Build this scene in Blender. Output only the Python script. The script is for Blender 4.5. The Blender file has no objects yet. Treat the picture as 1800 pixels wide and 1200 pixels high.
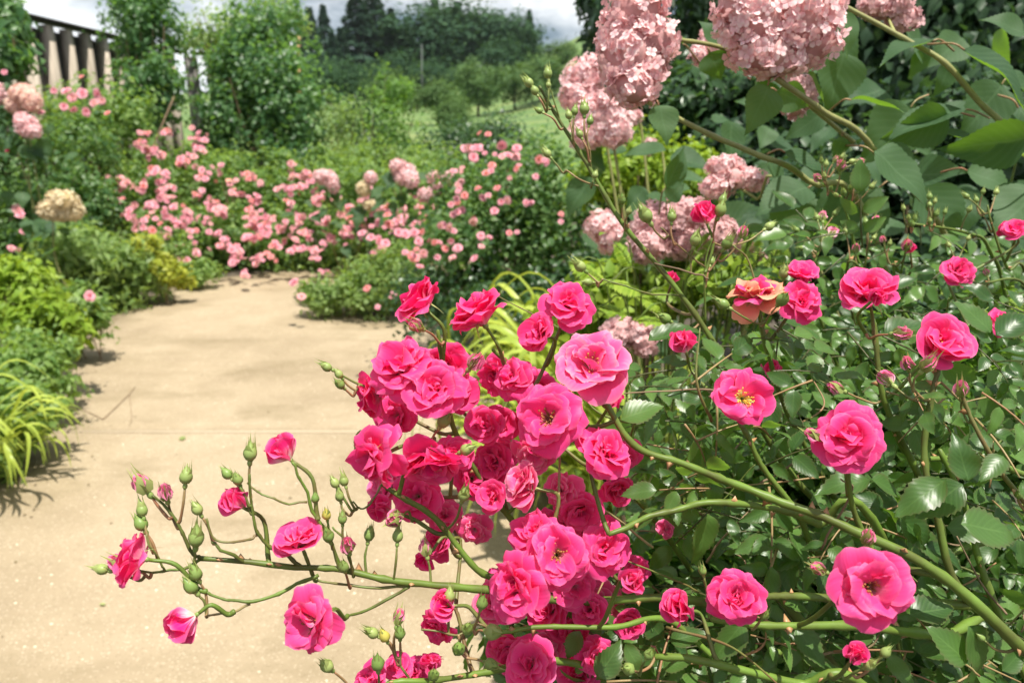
import bpy, math
import numpy as np
from mathutils import Matrix, Vector

# ---------------------------------------------------------------- camera, sky, sun, exposure
scene = bpy.context.scene
COL = scene.collection
FPX = 1300.0                       # focal length in photograph pixels (1800 wide)
PITCH = math.atan((600 - 230) / FPX)
CAM = np.array([0.0, 0.0, 1.40])
cam_d = bpy.data.cameras.new('camera')
cam = bpy.data.objects.new('camera', cam_d)
COL.objects.link(cam)
cam.location = CAM
cam.rotation_euler = (math.pi / 2 - PITCH, 0, 0)
cam_d.sensor_width = 36
cam_d.lens = 36 * FPX / 1800
cam_d.clip_start = 0.02
cam_d.clip_end = 3000
cam_d.dof.use_dof = True
cam_d.dof.focus_distance = 0.56
cam_d.dof.aperture_fstop = 9.0
scene.camera = cam

SUN_DIR = np.array([0.17, -0.24, 0.95]); SUN_DIR /= np.linalg.norm(SUN_DIR)
world = bpy.data.worlds.new('World'); scene.world = world; world.use_nodes = True
wn = world.node_tree.nodes; wl = world.node_tree.links
bg = wn['Background']; bg.inputs['Strength'].default_value = 0.050
sky = wn.new('ShaderNodeTexSky'); sky.sky_type = 'NISHITA'; sky.sun_disc = False
sky.sun_elevation = math.asin(SUN_DIR[2]); sky.sun_rotation = math.atan2(SUN_DIR[0], SUN_DIR[1])
sky.altitude = 600; sky.air_density = 1.0; sky.dust_density = 1.5
tc = wn.new('ShaderNodeTexCoord')
mp = wn.new('ShaderNodeMapping'); mp.inputs['Scale'].default_value = (1, 1, 2.4)
nz = wn.new('ShaderNodeTexNoise'); nz.inputs['Scale'].default_value = 3.1
nz.inputs['Detail'].default_value = 7; nz.inputs['Roughness'].default_value = 0.6
rp = wn.new('ShaderNodeValToRGB')
rp.color_ramp.elements[0].position = 0.40; rp.color_ramp.elements[1].position = 0.58
cl = wn.new('ShaderNodeTexNoise'); cl.inputs['Scale'].default_value = 6.0; cl.inputs['Detail'].default_value = 5
cr = wn.new('ShaderNodeValToRGB')
cr.color_ramp.elements[0].color = (11.5, 12.8, 14.0, 1); cr.color_ramp.elements[1].color = (18.0, 18.2, 18.2, 1)
cr.color_ramp.elements[0].position = 0.35; cr.color_ramp.elements[1].position = 0.62
mx = wn.new('ShaderNodeMix'); mx.data_type = 'RGBA'
wl.new(tc.outputs['Generated'], mp.inputs['Vector']); wl.new(mp.outputs[0], nz.inputs['Vector'])
wl.new(mp.outputs[0], cl.inputs['Vector']); wl.new(cl.outputs['Fac'], cr.inputs[0])
wl.new(nz.outputs['Fac'], rp.inputs[0]); wl.new(rp.outputs[0], mx.inputs['Factor'])
wl.new(sky.outputs[0], mx.inputs['A']); wl.new(cr.outputs[0], mx.inputs['B'])
wl.new(mx.outputs['Result'], bg.inputs['Color'])

sun_d = bpy.data.lights.new('sun', 'SUN'); sun_d.energy = 5.0; sun_d.angle = math.radians(0.6)
sun_d.color = (1.0, 0.95, 0.86)
sun = bpy.data.objects.new('sun', sun_d); COL.objects.link(sun)
sun.rotation_euler = Vector(SUN_DIR).to_track_quat('Z', 'Y').to_euler()
sun.location = (-4, 1, 9)

vs = scene.view_settings
vs.view_transform = 'Standard'; vs.look = 'None'; vs.exposure = 0.58; vs.gamma = 1; vs.use_curve_mapping = False
cy = scene.cycles
cy.use_denoising = True
cy.max_bounces = 7; cy.diffuse_bounces = 4; cy.glossy_bounces = 2; cy.transmission_bounces = 4
cy.transparent_max_bounces = 4; cy.caustics_reflective = False; cy.caustics_refractive = False
cy.sample_clamp_indirect = 4.0

# ---------------------------------------------------------------- geometry helpers
RS = np.random.RandomState
AX_R = np.array([1.0, 0, 0])
AX_F = np.array([0, math.cos(PITCH), -math.sin(PITCH)])
AX_U = np.array([0, math.sin(PITCH), math.cos(PITCH)])

def P(x, y, d):                                # a point seen at a photograph position, d metres deep
    return CAM + d * (AX_F + (x - 900) / FPX * AX_R + (600 - y) / FPX * AX_U)

def G(x, y, z=0.0):                            # the ground point seen there
    r = AX_F + (x - 900) / FPX * AX_R + (600 - y) / FPX * AX_U
    return CAM + r * ((z - CAM[2]) / r[2])

def face(a, b, c):                             # right, up, towards the lens -> world direction
    v = a * AX_R + b * AX_U - c * AX_F
    return v / np.linalg.norm(v)

def unit(v):
    v = np.asarray(v, float)
    return v / np.maximum(np.linalg.norm(v, axis=-1, keepdims=True), 1e-9)

WM = {}                                        # world matrix of each linked object

def put(name, data, parent=None, M=None, mat=None):
    o = bpy.data.objects.new(name, data)
    COL.objects.link(o)
    M = M if M is not None else Matrix.Identity(4)
    if parent is not None:
        o.parent = parent
        o.matrix_basis = WM[parent.name].inverted() @ M
    else:
        o.matrix_basis = M
    WM[o.name] = M
    if mat is not None and data is not None:
        if len(data.materials) == 0:
            data.materials.append(mat)
    return o

def tag(o, label, cat=None, group=None, kind=None):
    if label: o['label'] = label
    if cat: o['category'] = cat
    if group: o['group'] = group
    if kind: o['kind'] = kind
    return o

def thing(name, loc, label, cat, group=None):
    return tag(put(name, None, None, Matrix.Translation(Vector(loc))), label, cat, group)

def stuff(o):
    o['kind'] = 'stuff'
    return o

def mat4(R, t, s=1.0):
    s = np.broadcast_to(np.asarray(s, float), (3,))
    m = np.eye(4); m[:3, :3] = np.asarray(R) * s[None, :]; m[:3, 3] = t
    return Matrix(m.tolist())

def frames(tip, nrm):                          # columns: across, along, normal
    tip = unit(np.atleast_2d(tip)); nrm = np.atleast_2d(nrm)
    x = unit(np.cross(tip, nrm)); z = np.cross(x, tip)
    return np.stack([x, tip, z], axis=2)

def zframe(z, spin=0.0):                       # z axis along a direction
    z = unit(z); h = np.array([0, 0, 1.0]) if abs(z[2]) < 0.95 else np.array([1.0, 0, 0])
    x = unit(np.cross(h, z)); y = np.cross(z, x)
    c, s = math.cos(spin), math.sin(spin)
    return np.stack([c * x + s * y, -s * x + c * y, z], axis=1)

def mesh(name, V, F, luv=None, tint=None, smooth=True, mat=None):
    V = np.asarray(V, np.float32); F = np.asarray(F, np.int32)
    k = F.shape[1]
    m = bpy.data.meshes.new(name)
    m.vertices.add(len(V)); m.vertices.foreach_set('co', V.ravel())
    m.loops.add(F.size); m.loops.foreach_set('vertex_index', F.ravel())
    m.polygons.add(len(F))
    m.polygons.foreach_set('loop_start', np.arange(0, F.size, k, dtype=np.int32))
    m.polygons.foreach_set('loop_total', np.full(len(F), k, np.int32))
    if smooth: m.polygons.foreach_set('use_smooth', np.ones(len(F), bool))
    if luv is not None:
        a = m.attributes.new('luv', 'FLOAT_VECTOR', 'POINT'); a.data.foreach_set('vector', np.asarray(luv, np.float32).ravel())
    if tint is not None:
        a = m.attributes.new('tint', 'FLOAT', 'POINT'); a.data.foreach_set('value', np.asarray(tint, np.float32).ravel())
    m.update(calc_edges=True)
    if mat: m.materials.append(mat)
    return m

class T:                                       # a template: verts, faces, per-vertex (u, v, w)
    def __init__(s, V, F, L):
        s.V = np.asarray(V, float); s.F = np.asarray(F, int); s.L = np.asarray(L, float)

def grid_faces(nu, nv, closed=False):
    F = []
    for i in range(nu - 1):
        for j in range(nv if closed else nv - 1):
            a = i * nv + j; b = i * nv + (j + 1) % nv
            F.append((a, b, b + nv, a + nv))
    return F

def joined(parts):                             # list of (T, R, t, s, tint) -> V, F, L, tint
    Vs, Fs, Ls, Ts, n = [], [], [], [], 0
    for t, R, p, s, ti in parts:
        Vs.append((t.V * s) @ np.asarray(R).T + p); Fs.append(t.F + n); Ls.append(t.L)
        Ts.append(np.full(len(t.V), ti)); n += len(t.V)
    return np.concatenate(Vs), np.concatenate(Fs), np.concatenate(Ls), np.concatenate(Ts)

def scatter(name, t, pos, R, s, tint, mat):
    n, k = len(pos), len(t.V)
    s = np.asarray(s, float)
    s3 = s[:, None, None] if s.ndim == 1 else s[:, None, :]
    V = np.einsum('nij,nkj->nki', R, t.V[None] * s3) + pos[:, None, :]
    F = (t.F[None] + (np.arange(n) * k)[:, None, None]).reshape(-1, t.F.shape[1])
    return mesh(name, V.reshape(-1, 3), F, np.tile(t.L, (n, 1)), np.repeat(tint, k), True, mat)

def spline(pts, sub=6):
    p = np.asarray(pts, float)
    if len(p) < 3: return np.array([p[0] + (p[-1] - p[0]) * a for a in np.linspace(0, 1, sub)])
    q = np.vstack([2 * p[0] - p[1], p, 2 * p[-1] - p[-2]]); out = []
    for i in range(1, len(q) - 2):
        for a in np.arange(sub) / sub:
            out.append(0.5 * (2 * q[i] + (q[i + 1] - q[i - 1]) * a + (2 * q[i - 1] - 5 * q[i] + 4 * q[i + 1] - q[i + 2]) * a * a
                              + (3 * q[i] - q[i - 1] - 3 * q[i + 1] + q[i + 2]) * a ** 3))
    out.append(p[-1])
    return np.array(out)

def tube(pts, r0, r1, sides=7, wob=0.0, seed=0, cap=True):
    p = np.asarray(pts, float); n = len(p)
    d = unit(np.gradient(p, axis=0)); h = np.array([0.31, 0.22, 0.93])
    x = unit(np.cross(d, h)); y = np.cross(d, x)
    r = np.linspace(r0, r1, n)
    if wob: r = r * (1 + wob * RS(seed).uniform(-1, 1, n) + (wob * 2.2 * (np.arange(n) % 7 == 3) if n > 20 else 0))
    a = np.arange(sides) / sides * 2 * math.pi
    V = p[:, None] + r[:, None, None] * (np.cos(a)[None, :, None] * x[:, None] + np.sin(a)[None, :, None] * y[:, None])
    V = V.reshape(-1, 3); F = grid_faces(n, sides, True)
    L = np.stack([np.repeat(np.linspace(0, 1, n), sides), np.tile(a, n), np.zeros(n * sides)], 1)
    if cap:
        V = np.vstack([V, p[:1], p[-1:] + d[-1:] * r1 * 0.6]); k = n * sides
        L = np.vstack([L, [[0, 0, 0], [1, 0, 0]]])
        for j in range(sides):
            F.append((k, (j + 1) % sides, j, j)); e = (n - 1) * sides
            F.append((k + 1, e + j, e + (j + 1) % sides, e + (j + 1) % sides))
        F = [f for f in F]
    return T(V, F, L)

def tmesh(name, t, mat, tint=0.0):
    F = t.F
    if F.shape[1] == 4 and (F[:, 2] == F[:, 3]).any():
        m = bpy.data.meshes.new(name)
        m.from_pydata(t.V.tolist(), [], [tuple(f[:3]) if f[2] == f[3] else tuple(f) for f in F.tolist()])
        m.polygons.foreach_set('use_smooth', np.ones(len(m.polygons), bool))
        a = m.attributes.new('luv', 'FLOAT_VECTOR', 'POINT'); a.data.foreach_set('vector', t.L.astype(np.float32).ravel())
        a = m.attributes.new('tint', 'FLOAT', 'POINT'); a.data.foreach_set('value', np.full(len(t.V), tint, np.float32))
        m.update(); m.materials.append(mat)
        return m
    return mesh(name, t.V, F, t.L, np.full(len(t.V), tint), True, mat)

# ---------------------------------------------------------------- materials
def new_mat(name):
    m = bpy.data.materials.new(name); m.use_nodes = True
    nt = m.node_tree
    return m, nt, nt.nodes['Principled BSDF'], nt.nodes['Material Output']

def N(nt, kind, **kw):
    n = nt.nodes.new(kind)
    for k, v in kw.items(): setattr(n, k, v)
    return n

def math_n(nt, op, a, b=None, c=None, clamp=False):
    n = N(nt, 'ShaderNodeMath', operation=op); n.use_clamp = clamp
    for i, v in enumerate((a, b, c)):
        if v is None: continue
        if isinstance(v, (int, float)): n.inputs[i].default_value = v
        else: nt.links.new(v, n.inputs[i])
    return n.outputs[0]

def ramp(nt, fac, stops):
    r = N(nt, 'ShaderNodeValToRGB'); e = r.color_ramp.elements
    while len(e) < len(stops): e.new(0.5)
    for i, (p, c) in enumerate(stops):
        e[i].position = p; e[i].color = (*c, 1)
    nt.links.new(fac, r.inputs[0])
    return r.outputs[0]

def mixc(nt, fac, a, b):
    n = N(nt, 'ShaderNodeMix', data_type='RGBA')
    for k, v in (('Factor', fac), ('A', a), ('B', b)):
        s = n.inputs[k]
        if isinstance(v, tuple): s.default_value = (*v, 1)
        elif isinstance(v, (int, float)): s.default_value = v
        else: nt.links.new(v, s)
    return n.outputs['Result']

def luv_of(nt):
    a = N(nt, 'ShaderNodeAttribute', attribute_name='luv')
    s = N(nt, 'ShaderNodeSeparateXYZ'); nt.links.new(a.outputs['Vector'], s.inputs[0])
    return s.outputs[0], s.outputs[1], s.outputs[2]

def rnd_of(nt):                                # 0..1: per leaf in a mass, per object for single pieces
    a = N(nt, 'ShaderNodeAttribute', attribute_name='tint'); o = N(nt, 'ShaderNodeObjectInfo')
    return math_n(nt, 'FRACT', math_n(nt, 'ADD', a.outputs['Fac'], o.outputs['Random']))

def leaf_mat(name, dark, light, trans_col=None, trans=0.3, rough=0.45, spec=0.4, vein=0.0, back=0.25, edge=None):
    m, nt, b, out = new_mat(name)
    u, v, w = luv_of(nt); r = rnd_of(nt)
    c = ramp(nt, r, [(0.0, dark), (0.6, tuple((np.array(dark) + np.array(light)) / 2)), (1.0, light)])
    if vein:
        av = math_n(nt, 'ABSOLUTE', v)
        mid = math_n(nt, 'LESS_THAN', av, 0.05)
        ph = math_n(nt, 'SUBTRACT', math_n(nt, 'MULTIPLY', u, 27.0), math_n(nt, 'MULTIPLY', av, 9.0))
        side = math_n(nt, 'POWER', math_n(nt, 'ABSOLUTE', math_n(nt, 'SINE', ph)), 3.0)
        lines = math_n(nt, 'MAXIMUM', mid, math_n(nt, 'MULTIPLY', math_n(nt, 'SUBTRACT', 1.0, math_n(nt, 'POWER', side, 0.16)), 0.75))
        pale = tuple(np.array(light) * 1.5 + 0.03)
        c = mixc(nt, math_n(nt, 'MULTIPLY', lines, vein), c, pale)
        bp = N(nt, 'ShaderNodeBump'); bp.inputs['Strength'].default_value = 0.05; bp.inputs['Distance'].default_value = 0.001
        nt.links.new(side, bp.inputs['Height']); nt.links.new(bp.outputs[0], b.inputs['Normal'])
    if edge:
        e = math_n(nt, 'POWER', math_n(nt, 'ABSOLUTE', v), 8.0)
        c = mixc(nt, math_n(nt, 'MULTIPLY', e, 0.8), c, edge)
    g = N(nt, 'ShaderNodeNewGeometry')
    c2 = mixc(nt, math_n(nt, 'MULTIPLY', g.outputs['Backfacing'], back), c, tuple(np.array(light) * 1.3 + 0.02))
    nt.links.new(c2, b.inputs['Base Color'])
    b.inputs['Roughness'].default_value = rough
    b.inputs['Specular IOR Level'].default_value = spec
    if trans > 0:
        t = N(nt, 'ShaderNodeBsdfTranslucent')
        tcol = trans_col or (light[0] * 2.6, light[1] * 2.6, light[2] * 1.2)
        t.inputs['Color'].default_value = (*tcol, 1)
        mxs = N(nt, 'ShaderNodeMixShader'); mxs.inputs[0].default_value = trans
        nt.links.new(b.outputs[0], mxs.inputs[1]); nt.links.new(t.outputs[0], mxs.inputs[2])
        nt.links.new(mxs.outputs[0], out.inputs['Surface'])
    return m

def petal_mat(name, stops, trans_col, trans=0.35, rim=(1, .55, .7), rimf=0.5, back=(0.9, 0.2, 0.4), backf=0.35, blotch=None):
    m, nt, b, out = new_mat(name)
    u, v, w = luv_of(nt); r = rnd_of(nt)
    no = N(nt, 'ShaderNodeTexNoise'); no.inputs['Scale'].default_value = 90; no.inputs['Detail'].default_value = 2
    tcd = N(nt, 'ShaderNodeTexCoord'); nt.links.new(tcd.outputs['Object'], no.inputs['Vector'])
    jig = math_n(nt, 'MULTIPLY', math_n(nt, 'SUBTRACT', r, 0.5), 0.22)
    # faint lengthwise streaks
    st = N(nt, 'ShaderNodeTexNoise', noise_dimensions='2D'); cmb = N(nt, 'ShaderNodeCombineXYZ')
    nt.links.new(math_n(nt, 'MULTIPLY', v, 9.0), cmb.inputs[0])
    nt.links.new(math_n(nt, 'ADD', math_n(nt, 'MULTIPLY', u, 0.8), math_n(nt, 'MULTIPLY', r, 40.0)), cmb.inputs[1])
    nt.links.new(cmb.outputs[0], st.inputs['Vector']); st.inputs['Scale'].default_value = 1.0
    jig2 = math_n(nt, 'MULTIPLY', math_n(nt, 'SUBTRACT', st.outputs['Fac'], 0.5), 0.46)
    uu = math_n(nt, 'ADD', math_n(nt, 'ADD', u, jig), jig2, clamp=True)
    c = ramp(nt, uu, stops)
    e = math_n(nt, 'MAXIMUM', math_n(nt, 'POWER', math_n(nt, 'ABSOLUTE', v), 8.0), math_n(nt, 'POWER', u, 14.0))
    c = mixc(nt, math_n(nt, 'MULTIPLY', e, rimf), c, rim)
    if blotch:
        br = N(nt, 'ShaderNodeMapRange'); br.inputs[1].default_value = 0.5; br.inputs[2].default_value = 0.62
        nt.links.new(no.outputs['Fac'], br.inputs[0])
        c = mixc(nt, br.outputs[0], c, blotch)
    g = N(nt, 'ShaderNodeNewGeometry')
    c = mixc(nt, math_n(nt, 'MULTIPLY', g.outputs['Backfacing'], backf), c, back)
    nt.links.new(c, b.inputs['Base Color'])
    b.inputs['Roughness'].default_value = 0.45; b.inputs['Specular IOR Level'].default_value = 0.22
    b.inputs['Sheen Weight'].default_value = 0.12; b.inputs['Sheen Tint'].default_value = (1, 0.75, 0.85, 1)
    bp = N(nt, 'ShaderNodeBump'); bp.inputs['Strength'].default_value = 0.25; bp.inputs['Distance'].default_value = 0.0015
    nt.links.new(st.outputs['Fac'], bp.inputs['Height']); nt.links.new(bp.outputs[0], b.inputs['Normal'])
    t = N(nt, 'ShaderNodeBsdfTranslucent'); t.inputs['Color'].default_value = (*trans_col, 1)
    mxs = N(nt, 'ShaderNodeMixShader'); mxs.inputs[0].default_value = trans
    nt.links.new(b.outputs[0], mxs.inputs[1]); nt.links.new(t.outputs[0], mxs.inputs[2])
    nt.links.new(mxs.outputs[0], out.inputs['Surface'])
    return m

def plain_mat(name, c1, c2, scale=20, rough=0.6, bump=0.3, spec=0.3, detail=4, dist=0.01, stretch=None):
    m, nt, b, out = new_mat(name)
    tcd = N(nt, 'ShaderNodeTexCoord'); no = N(nt, 'ShaderNodeTexNoise')
    no.inputs['Scale'].default_value = scale; no.inputs['Detail'].default_value = detail
    vec = tcd.outputs['Object']
    if stretch:
        mm = N(nt, 'ShaderNodeMapping'); mm.inputs['Scale'].default_value = stretch
        nt.links.new(vec, mm.inputs[0]); vec = mm.outputs[0]
    nt.links.new(vec, no.inputs['Vector'])
    r = rnd_of(nt)
    f = math_n(nt, 'ADD', no.outputs['Fac'], math_n(nt, 'MULTIPLY', math_n(nt, 'SUBTRACT', r, 0.5), 0.3))
    c = ramp(nt, f, [(0.3, c1), (0.7, c2)])
    nt.links.new(c, b.inputs['Base Color'])
    b.inputs['Roughness'].default_value = rough; b.inputs['Specular IOR Level'].default_value = spec
    bp = N(nt, 'ShaderNodeBump'); bp.inputs['Strength'].default_value = bump; bp.inputs['Distance'].default_value = dist
    nt.links.new(no.outputs['Fac'], bp.inputs['Height']); nt.links.new(bp.outputs[0], b.inputs['Normal'])
    return m

PINK_STOPS = [(0.0, (0.92, 0.80, 0.45)), (0.10, (0.95, 0.70, 0.74)), (0.26, (0.95, 0.28, 0.50)), (0.42, (0.93, 0.04, 0.29)), (0.60, (0.92, 0.006, 0.225)), (1.0, (0.91, 0.006, 0.205))]
M_PETAL = petal_mat('hot_pink_petal', PINK_STOPS, (1.0, 0.035, 0.25), 0.41, rim=(1, .45, .64), rimf=0.6, back=(0.90, 0.09, 0.32), backf=0.6)
M_HEART = petal_mat('pale_hearted_petal', [(0.0, (0.94, 0.86, 0.55)), (0.14, (0.97, 0.80, 0.82)), (0.34, (0.95, 0.36, 0.56)), (0.54, (0.94, 0.05, 0.31)), (0.75, (0.93, 0.015, 0.24)), (1.0, (0.92, 0.012, 0.22))], (1.0, 0.06, 0.27), 0.38, rim=(1, .45, .64), rimf=0.6, back=(0.88, 0.10, 0.32), backf=0.6)
M_FADED = petal_mat('faded_rose_petal', [(0.0, (0.9, 0.75, 0.45)), (0.3, (0.9, 0.30, 0.32)), (0.55, (0.88, 0.10, 0.20)), (0.8, (0.86, 0.22, 0.18)), (1.0, (0.85, 0.38, 0.20))],
                    (0.9, 0.3, 0.2), 0.3, rim=(0.8, 0.5, 0.25), rimf=0.9, back=(0.85, 0.40, 0.24), backf=0.6)
M_WORN = petal_mat('pale_mottled_petal', [(0.0, (0.92, 0.8, 0.5)), (0.12, (0.95, 0.66, 0.70)), (0.26, (0.92, 0.14, 0.40)), (0.42, (0.93, 0.015, 0.24)), (0.85, (0.93, 0.02, 0.25)), (1.0, (0.93, 0.14, 0.36))],
                   (0.98, 0.08, 0.3), 0.33, rim=(0.97, 0.66, 0.66), rimf=0.75, back=(0.9, 0.18, 0.38), backf=0.5)
M_PALE = petal_mat('soft_pink_petal', [(0.0, (0.88, 0.78, 0.5)), (0.2, (0.90, 0.68, 0.68)), (0.6, (0.86, 0.43, 0.54)), (1.0, (0.84, 0.37, 0.50))],
                   (0.95, 0.4, 0.45), 0.3, rim=(0.95, 0.6, 0.62), rimf=0.5, back=(0.9, 0.42, 0.46), backf=0.4)
M_APRI = petal_mat('apricot_petal', [(0.0, (0.9, 0.75, 0.3)), (0.5, (0.90, 0.40, 0.25)), (1.0, (0.88, 0.42, 0.34))], (0.9, 0.5, 0.3), 0.3)
M_CREAM = petal_mat('pale_cream_pink_petal', [(0.0, (0.9, 0.8, 0.4)), (0.4, (0.9, 0.75, 0.55)), (1.0, (0.88, 0.48, 0.48))], (0.9, 0.7, 0.6), 0.3)
M_HYD = petal_mat('dusty_pink_floret', [(0.0, (0.90, 0.62, 0.60)), (0.40, (0.91, 0.60, 0.64)), (0.7, (0.94, 0.73, 0.72)), (1.0, (0.96, 0.85, 0.80))], (0.95, 0.55, 0.55), 0.33,
                  rim=(0.88, 0.66, 0.62), rimf=0.5, back=(0.78, 0.46, 0.48), backf=0.4)
M_HYDC = petal_mat('cream_floret', [(0.0, (0.78, 0.67, 0.42)), (1.0, (0.86, 0.74, 0.52))], (0.85, 0.72, 0.48), 0.3, rim=(0.85, 0.75, 0.55), back=(0.75, 0.6, 0.4))
M_HYDP = petal_mat('peach_floret', [(0.0, (0.86, 0.64, 0.48)), (1.0, (0.90, 0.66, 0.58))], (0.9, 0.6, 0.5), 0.3, rim=(0.92, 0.76, 0.62), back=(0.84, 0.58, 0.5))
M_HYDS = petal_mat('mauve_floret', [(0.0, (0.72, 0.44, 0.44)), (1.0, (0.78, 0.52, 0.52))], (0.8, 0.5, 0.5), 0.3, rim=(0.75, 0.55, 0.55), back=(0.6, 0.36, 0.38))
M_ROSELEAF = leaf_mat('rose_leaf', (0.020, 0.062, 0.016), (0.100, 0.195, 0.040), (0.30, 0.55, 0.05), 0.30, 0.36, 0.42, 0.25, edge=(0.10, 0.09, 0.04))
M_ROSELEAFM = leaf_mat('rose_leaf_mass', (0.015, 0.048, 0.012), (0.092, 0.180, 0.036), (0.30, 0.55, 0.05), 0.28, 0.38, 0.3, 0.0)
M_HYDLEAF = leaf_mat('hydrangea_leaf', (0.028, 0.070, 0.032), (0.068, 0.128, 0.056), (0.24, 0.46, 0.03), 0.32, 0.6, 0.25, 0.35)
M_CANE = plain_mat('green_cane', (0.085, 0.095, 0.022), (0.135, 0.225, 0.034), 45, 0.45, 0.35, 0.32, dist=0.001, detail=7)
M_STEM = plain_mat('young_stem', (0.16, 0.10, 0.04), (0.14, 0.20, 0.045), 70, 0.45, 0.2, 0.4, dist=0.001)
M_REDSTEM = plain_mat('reddish_stem', (0.33, 0.15, 0.08), (0.26, 0.22, 0.09), 70, 0.45, 0.2, 0.4, dist=0.001)
M_HYDSTEM = plain_mat('hydrangea_stem', (0.24, 0.24, 0.09), (0.32, 0.33, 0.12), 60, 0.5, 0.2, 0.3, dist=0.001)
M_THORN = plain_mat('thorn', (0.38, 0.20, 0.09), (0.48, 0.28, 0.13), 200, 0.4, 0.1, 0.4, dist=0.001)
M_BUD = leaf_mat('bud_green', (0.19, 0.30, 0.07), (0.36, 0.44, 0.14), (0.4, 0.55, 0.1), 0.15, 0.4, 0.4, 0.0)
M_SEPAL = leaf_mat('sepal', (0.26, 0.34, 0.09), (0.42, 0.46, 0.17), (0.4, 0.5, 0.12), 0.3, 0.5, 0.3, 0.0, back=0.6)
M_BUDY = leaf_mat('bud_yellow', (0.50, 0.45, 0.09), (0.55, 0.46, 0.10), None, 0.1, 0.4, 0.4)
M_YELLOW = plain_mat('stamen_yellow', (0.80, 0.42, 0.03), (0.85, 0.62, 0.10), 300, 0.6, 0, 0.2)
M_BROWNST = plain_mat('stamen_brown', (0.32, 0.13, 0.05), (0.50, 0.25, 0.08), 300, 0.6, 0, 0.2)
M_BARK = plain_mat('bark', (0.05, 0.035, 0.022), (0.13, 0.10, 0.07), 14, 0.85, 0.6, 0.2, stretch=(1, 1, 0.25))
M_TWIG = plain_mat('dry_twig', (0.16, 0.11, 0.07), (0.28, 0.20, 0.12), 60, 0.8, 0.3, 0.2, dist=0.002)
# ---------------------------------------------------------------- leaf, petal and blossom templates
def leaf_small(w=0.30, fold=0.35, droop=0.25):
    V = [(0, 0, 0), (w, .42, fold * w), (0, .45, 0.02), (-w, .42, fold * w), (0, 1, -droop)]
    F = [(0, 1, 2), (0, 2, 3), (2, 1, 4), (2, 4, 3)]
    L = [(0, 0, 0), (.42, 1, 0), (.45, 0, 0), (.42, -1, 0), (1, 0, 0)]
    return T(V, F, L)

def leaf_flat(w=0.34):                         # two triangles, for far masses
    return T([(0, 0, 0), (w, .5, .06), (0, 1, -.12), (-w, .5, .06)], [(0, 1, 2), (0, 2, 3)], [(0, 0, 0), (.5, 1, 0), (1, 0, 0), (.5, -1, 0)])

def leaf_hero(w=0.33, fold=0.3, droop=0.25, teeth=8, prof=0.0, tooth=0.05, wave=0.02, seed=0, pw=0.8, cols=(-1, -.62, 0, .62, 1)):
    rs = RS(seed); n = 2 * teeth + 2; V, L = [], []
    for i in range(n):
        u = i / (n - 1)
        k = math.sin(math.pi * min(1, u ** (0.72 + prof) )) ** pw if 0 < u < 1 else 0.0
        hw = w * k
        t = (1 + tooth * 1.6) if i % 2 else (1 - tooth)
        z = -droop * u * u + wave * math.sin(u * 9 + seed)
        for s in cols:
            e = abs(s) == 1
            y = u + (0.4 / n * (1 if i % 2 else -0.3) if e and 0 < u < 1 else 0)
            V.append((s * hw * (t if e else 1), y, z + abs(s) * fold * hw + (wave * 0.7 * math.sin(u * 9 + s * 2 + seed) if s else 0)))
            L.append((u, s, 0))
    return T(V, grid_faces(n, len(cols)), L)

LS = leaf_small(); LN = leaf_small(0.17, 0.3, 0.35); LR = leaf_small(0.40, 0.3, 0.2); LF = leaf_flat()
LFERN = leaf_small(0.13, 0.2, 0.3)

def petal(el0, el1, el2, L=1.0, W=0.55, cup=0.25, ruf=0.05, notch=0.06, seed=0, r0=0.05, nu=9, nv=9):
    rs = RS(seed); V, LL = [], []
    us = np.linspace(0, 1, nu); vs_ = np.linspace(-1, 1, nv)
    ph = rs.uniform(0, 6.28, 4); k1, k2 = rs.uniform(2.2, 3.4), rs.uniform(4, 6)
    sk = rs.uniform(-0.12, 0.12)
    fine = np.linspace(0, 1, 41)
    el = np.radians(el0 + (el1 - el0) * fine + (el2 - el1) * fine ** 3)
    rr = r0 + np.concatenate([[0], np.cumsum(np.cos(el[:-1]) / 40)]) * L
    zz = np.concatenate([[0], np.cumsum(np.sin(el[:-1]) / 40)]) * L
    for u in us:
        for v in vs_:
            lt = 1 - 0.25 * abs(v) ** 2.6 - notch * math.exp(-(v / 0.22) ** 2) * 1.0 + sk * v * 0.5
            uu = u * lt
            hw = W * (0.20 + 0.80 * math.sin(min(u * 1.25, 1) * math.pi / 2)) * (1 - 0.20 * u ** 7)
            r = np.interp(uu, fine, rr); z = np.interp(uu, fine, zz); e = np.interp(uu, fine, el)
            n = np.array([-math.sin(e), 0, math.cos(e)])
            off = cup * v * v * hw * (1 - 0.75 * u ** 3)
            off += ruf * (u ** 2) * (math.sin(k1 * v + ph[0]) + 0.55 * math.sin(k2 * v + ph[1]) + 0.5 * math.sin(3 * u + ph[2]))
            off += ruf * .32 * u ** 3 * math.sin(8 * v + ph[3]) - .05 * math.exp(-(v / .25) ** 2) * u * (1 - u)
            off -= 0.10 * W * (abs(v) ** 4) * u ** 2 + 0.05 * u ** 8
            p = np.array([r, v * hw, z]) + n * off
            V.append(p); LL.append((u, v, 0))
    return T(V, grid_faces(nu, nv), LL)

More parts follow.
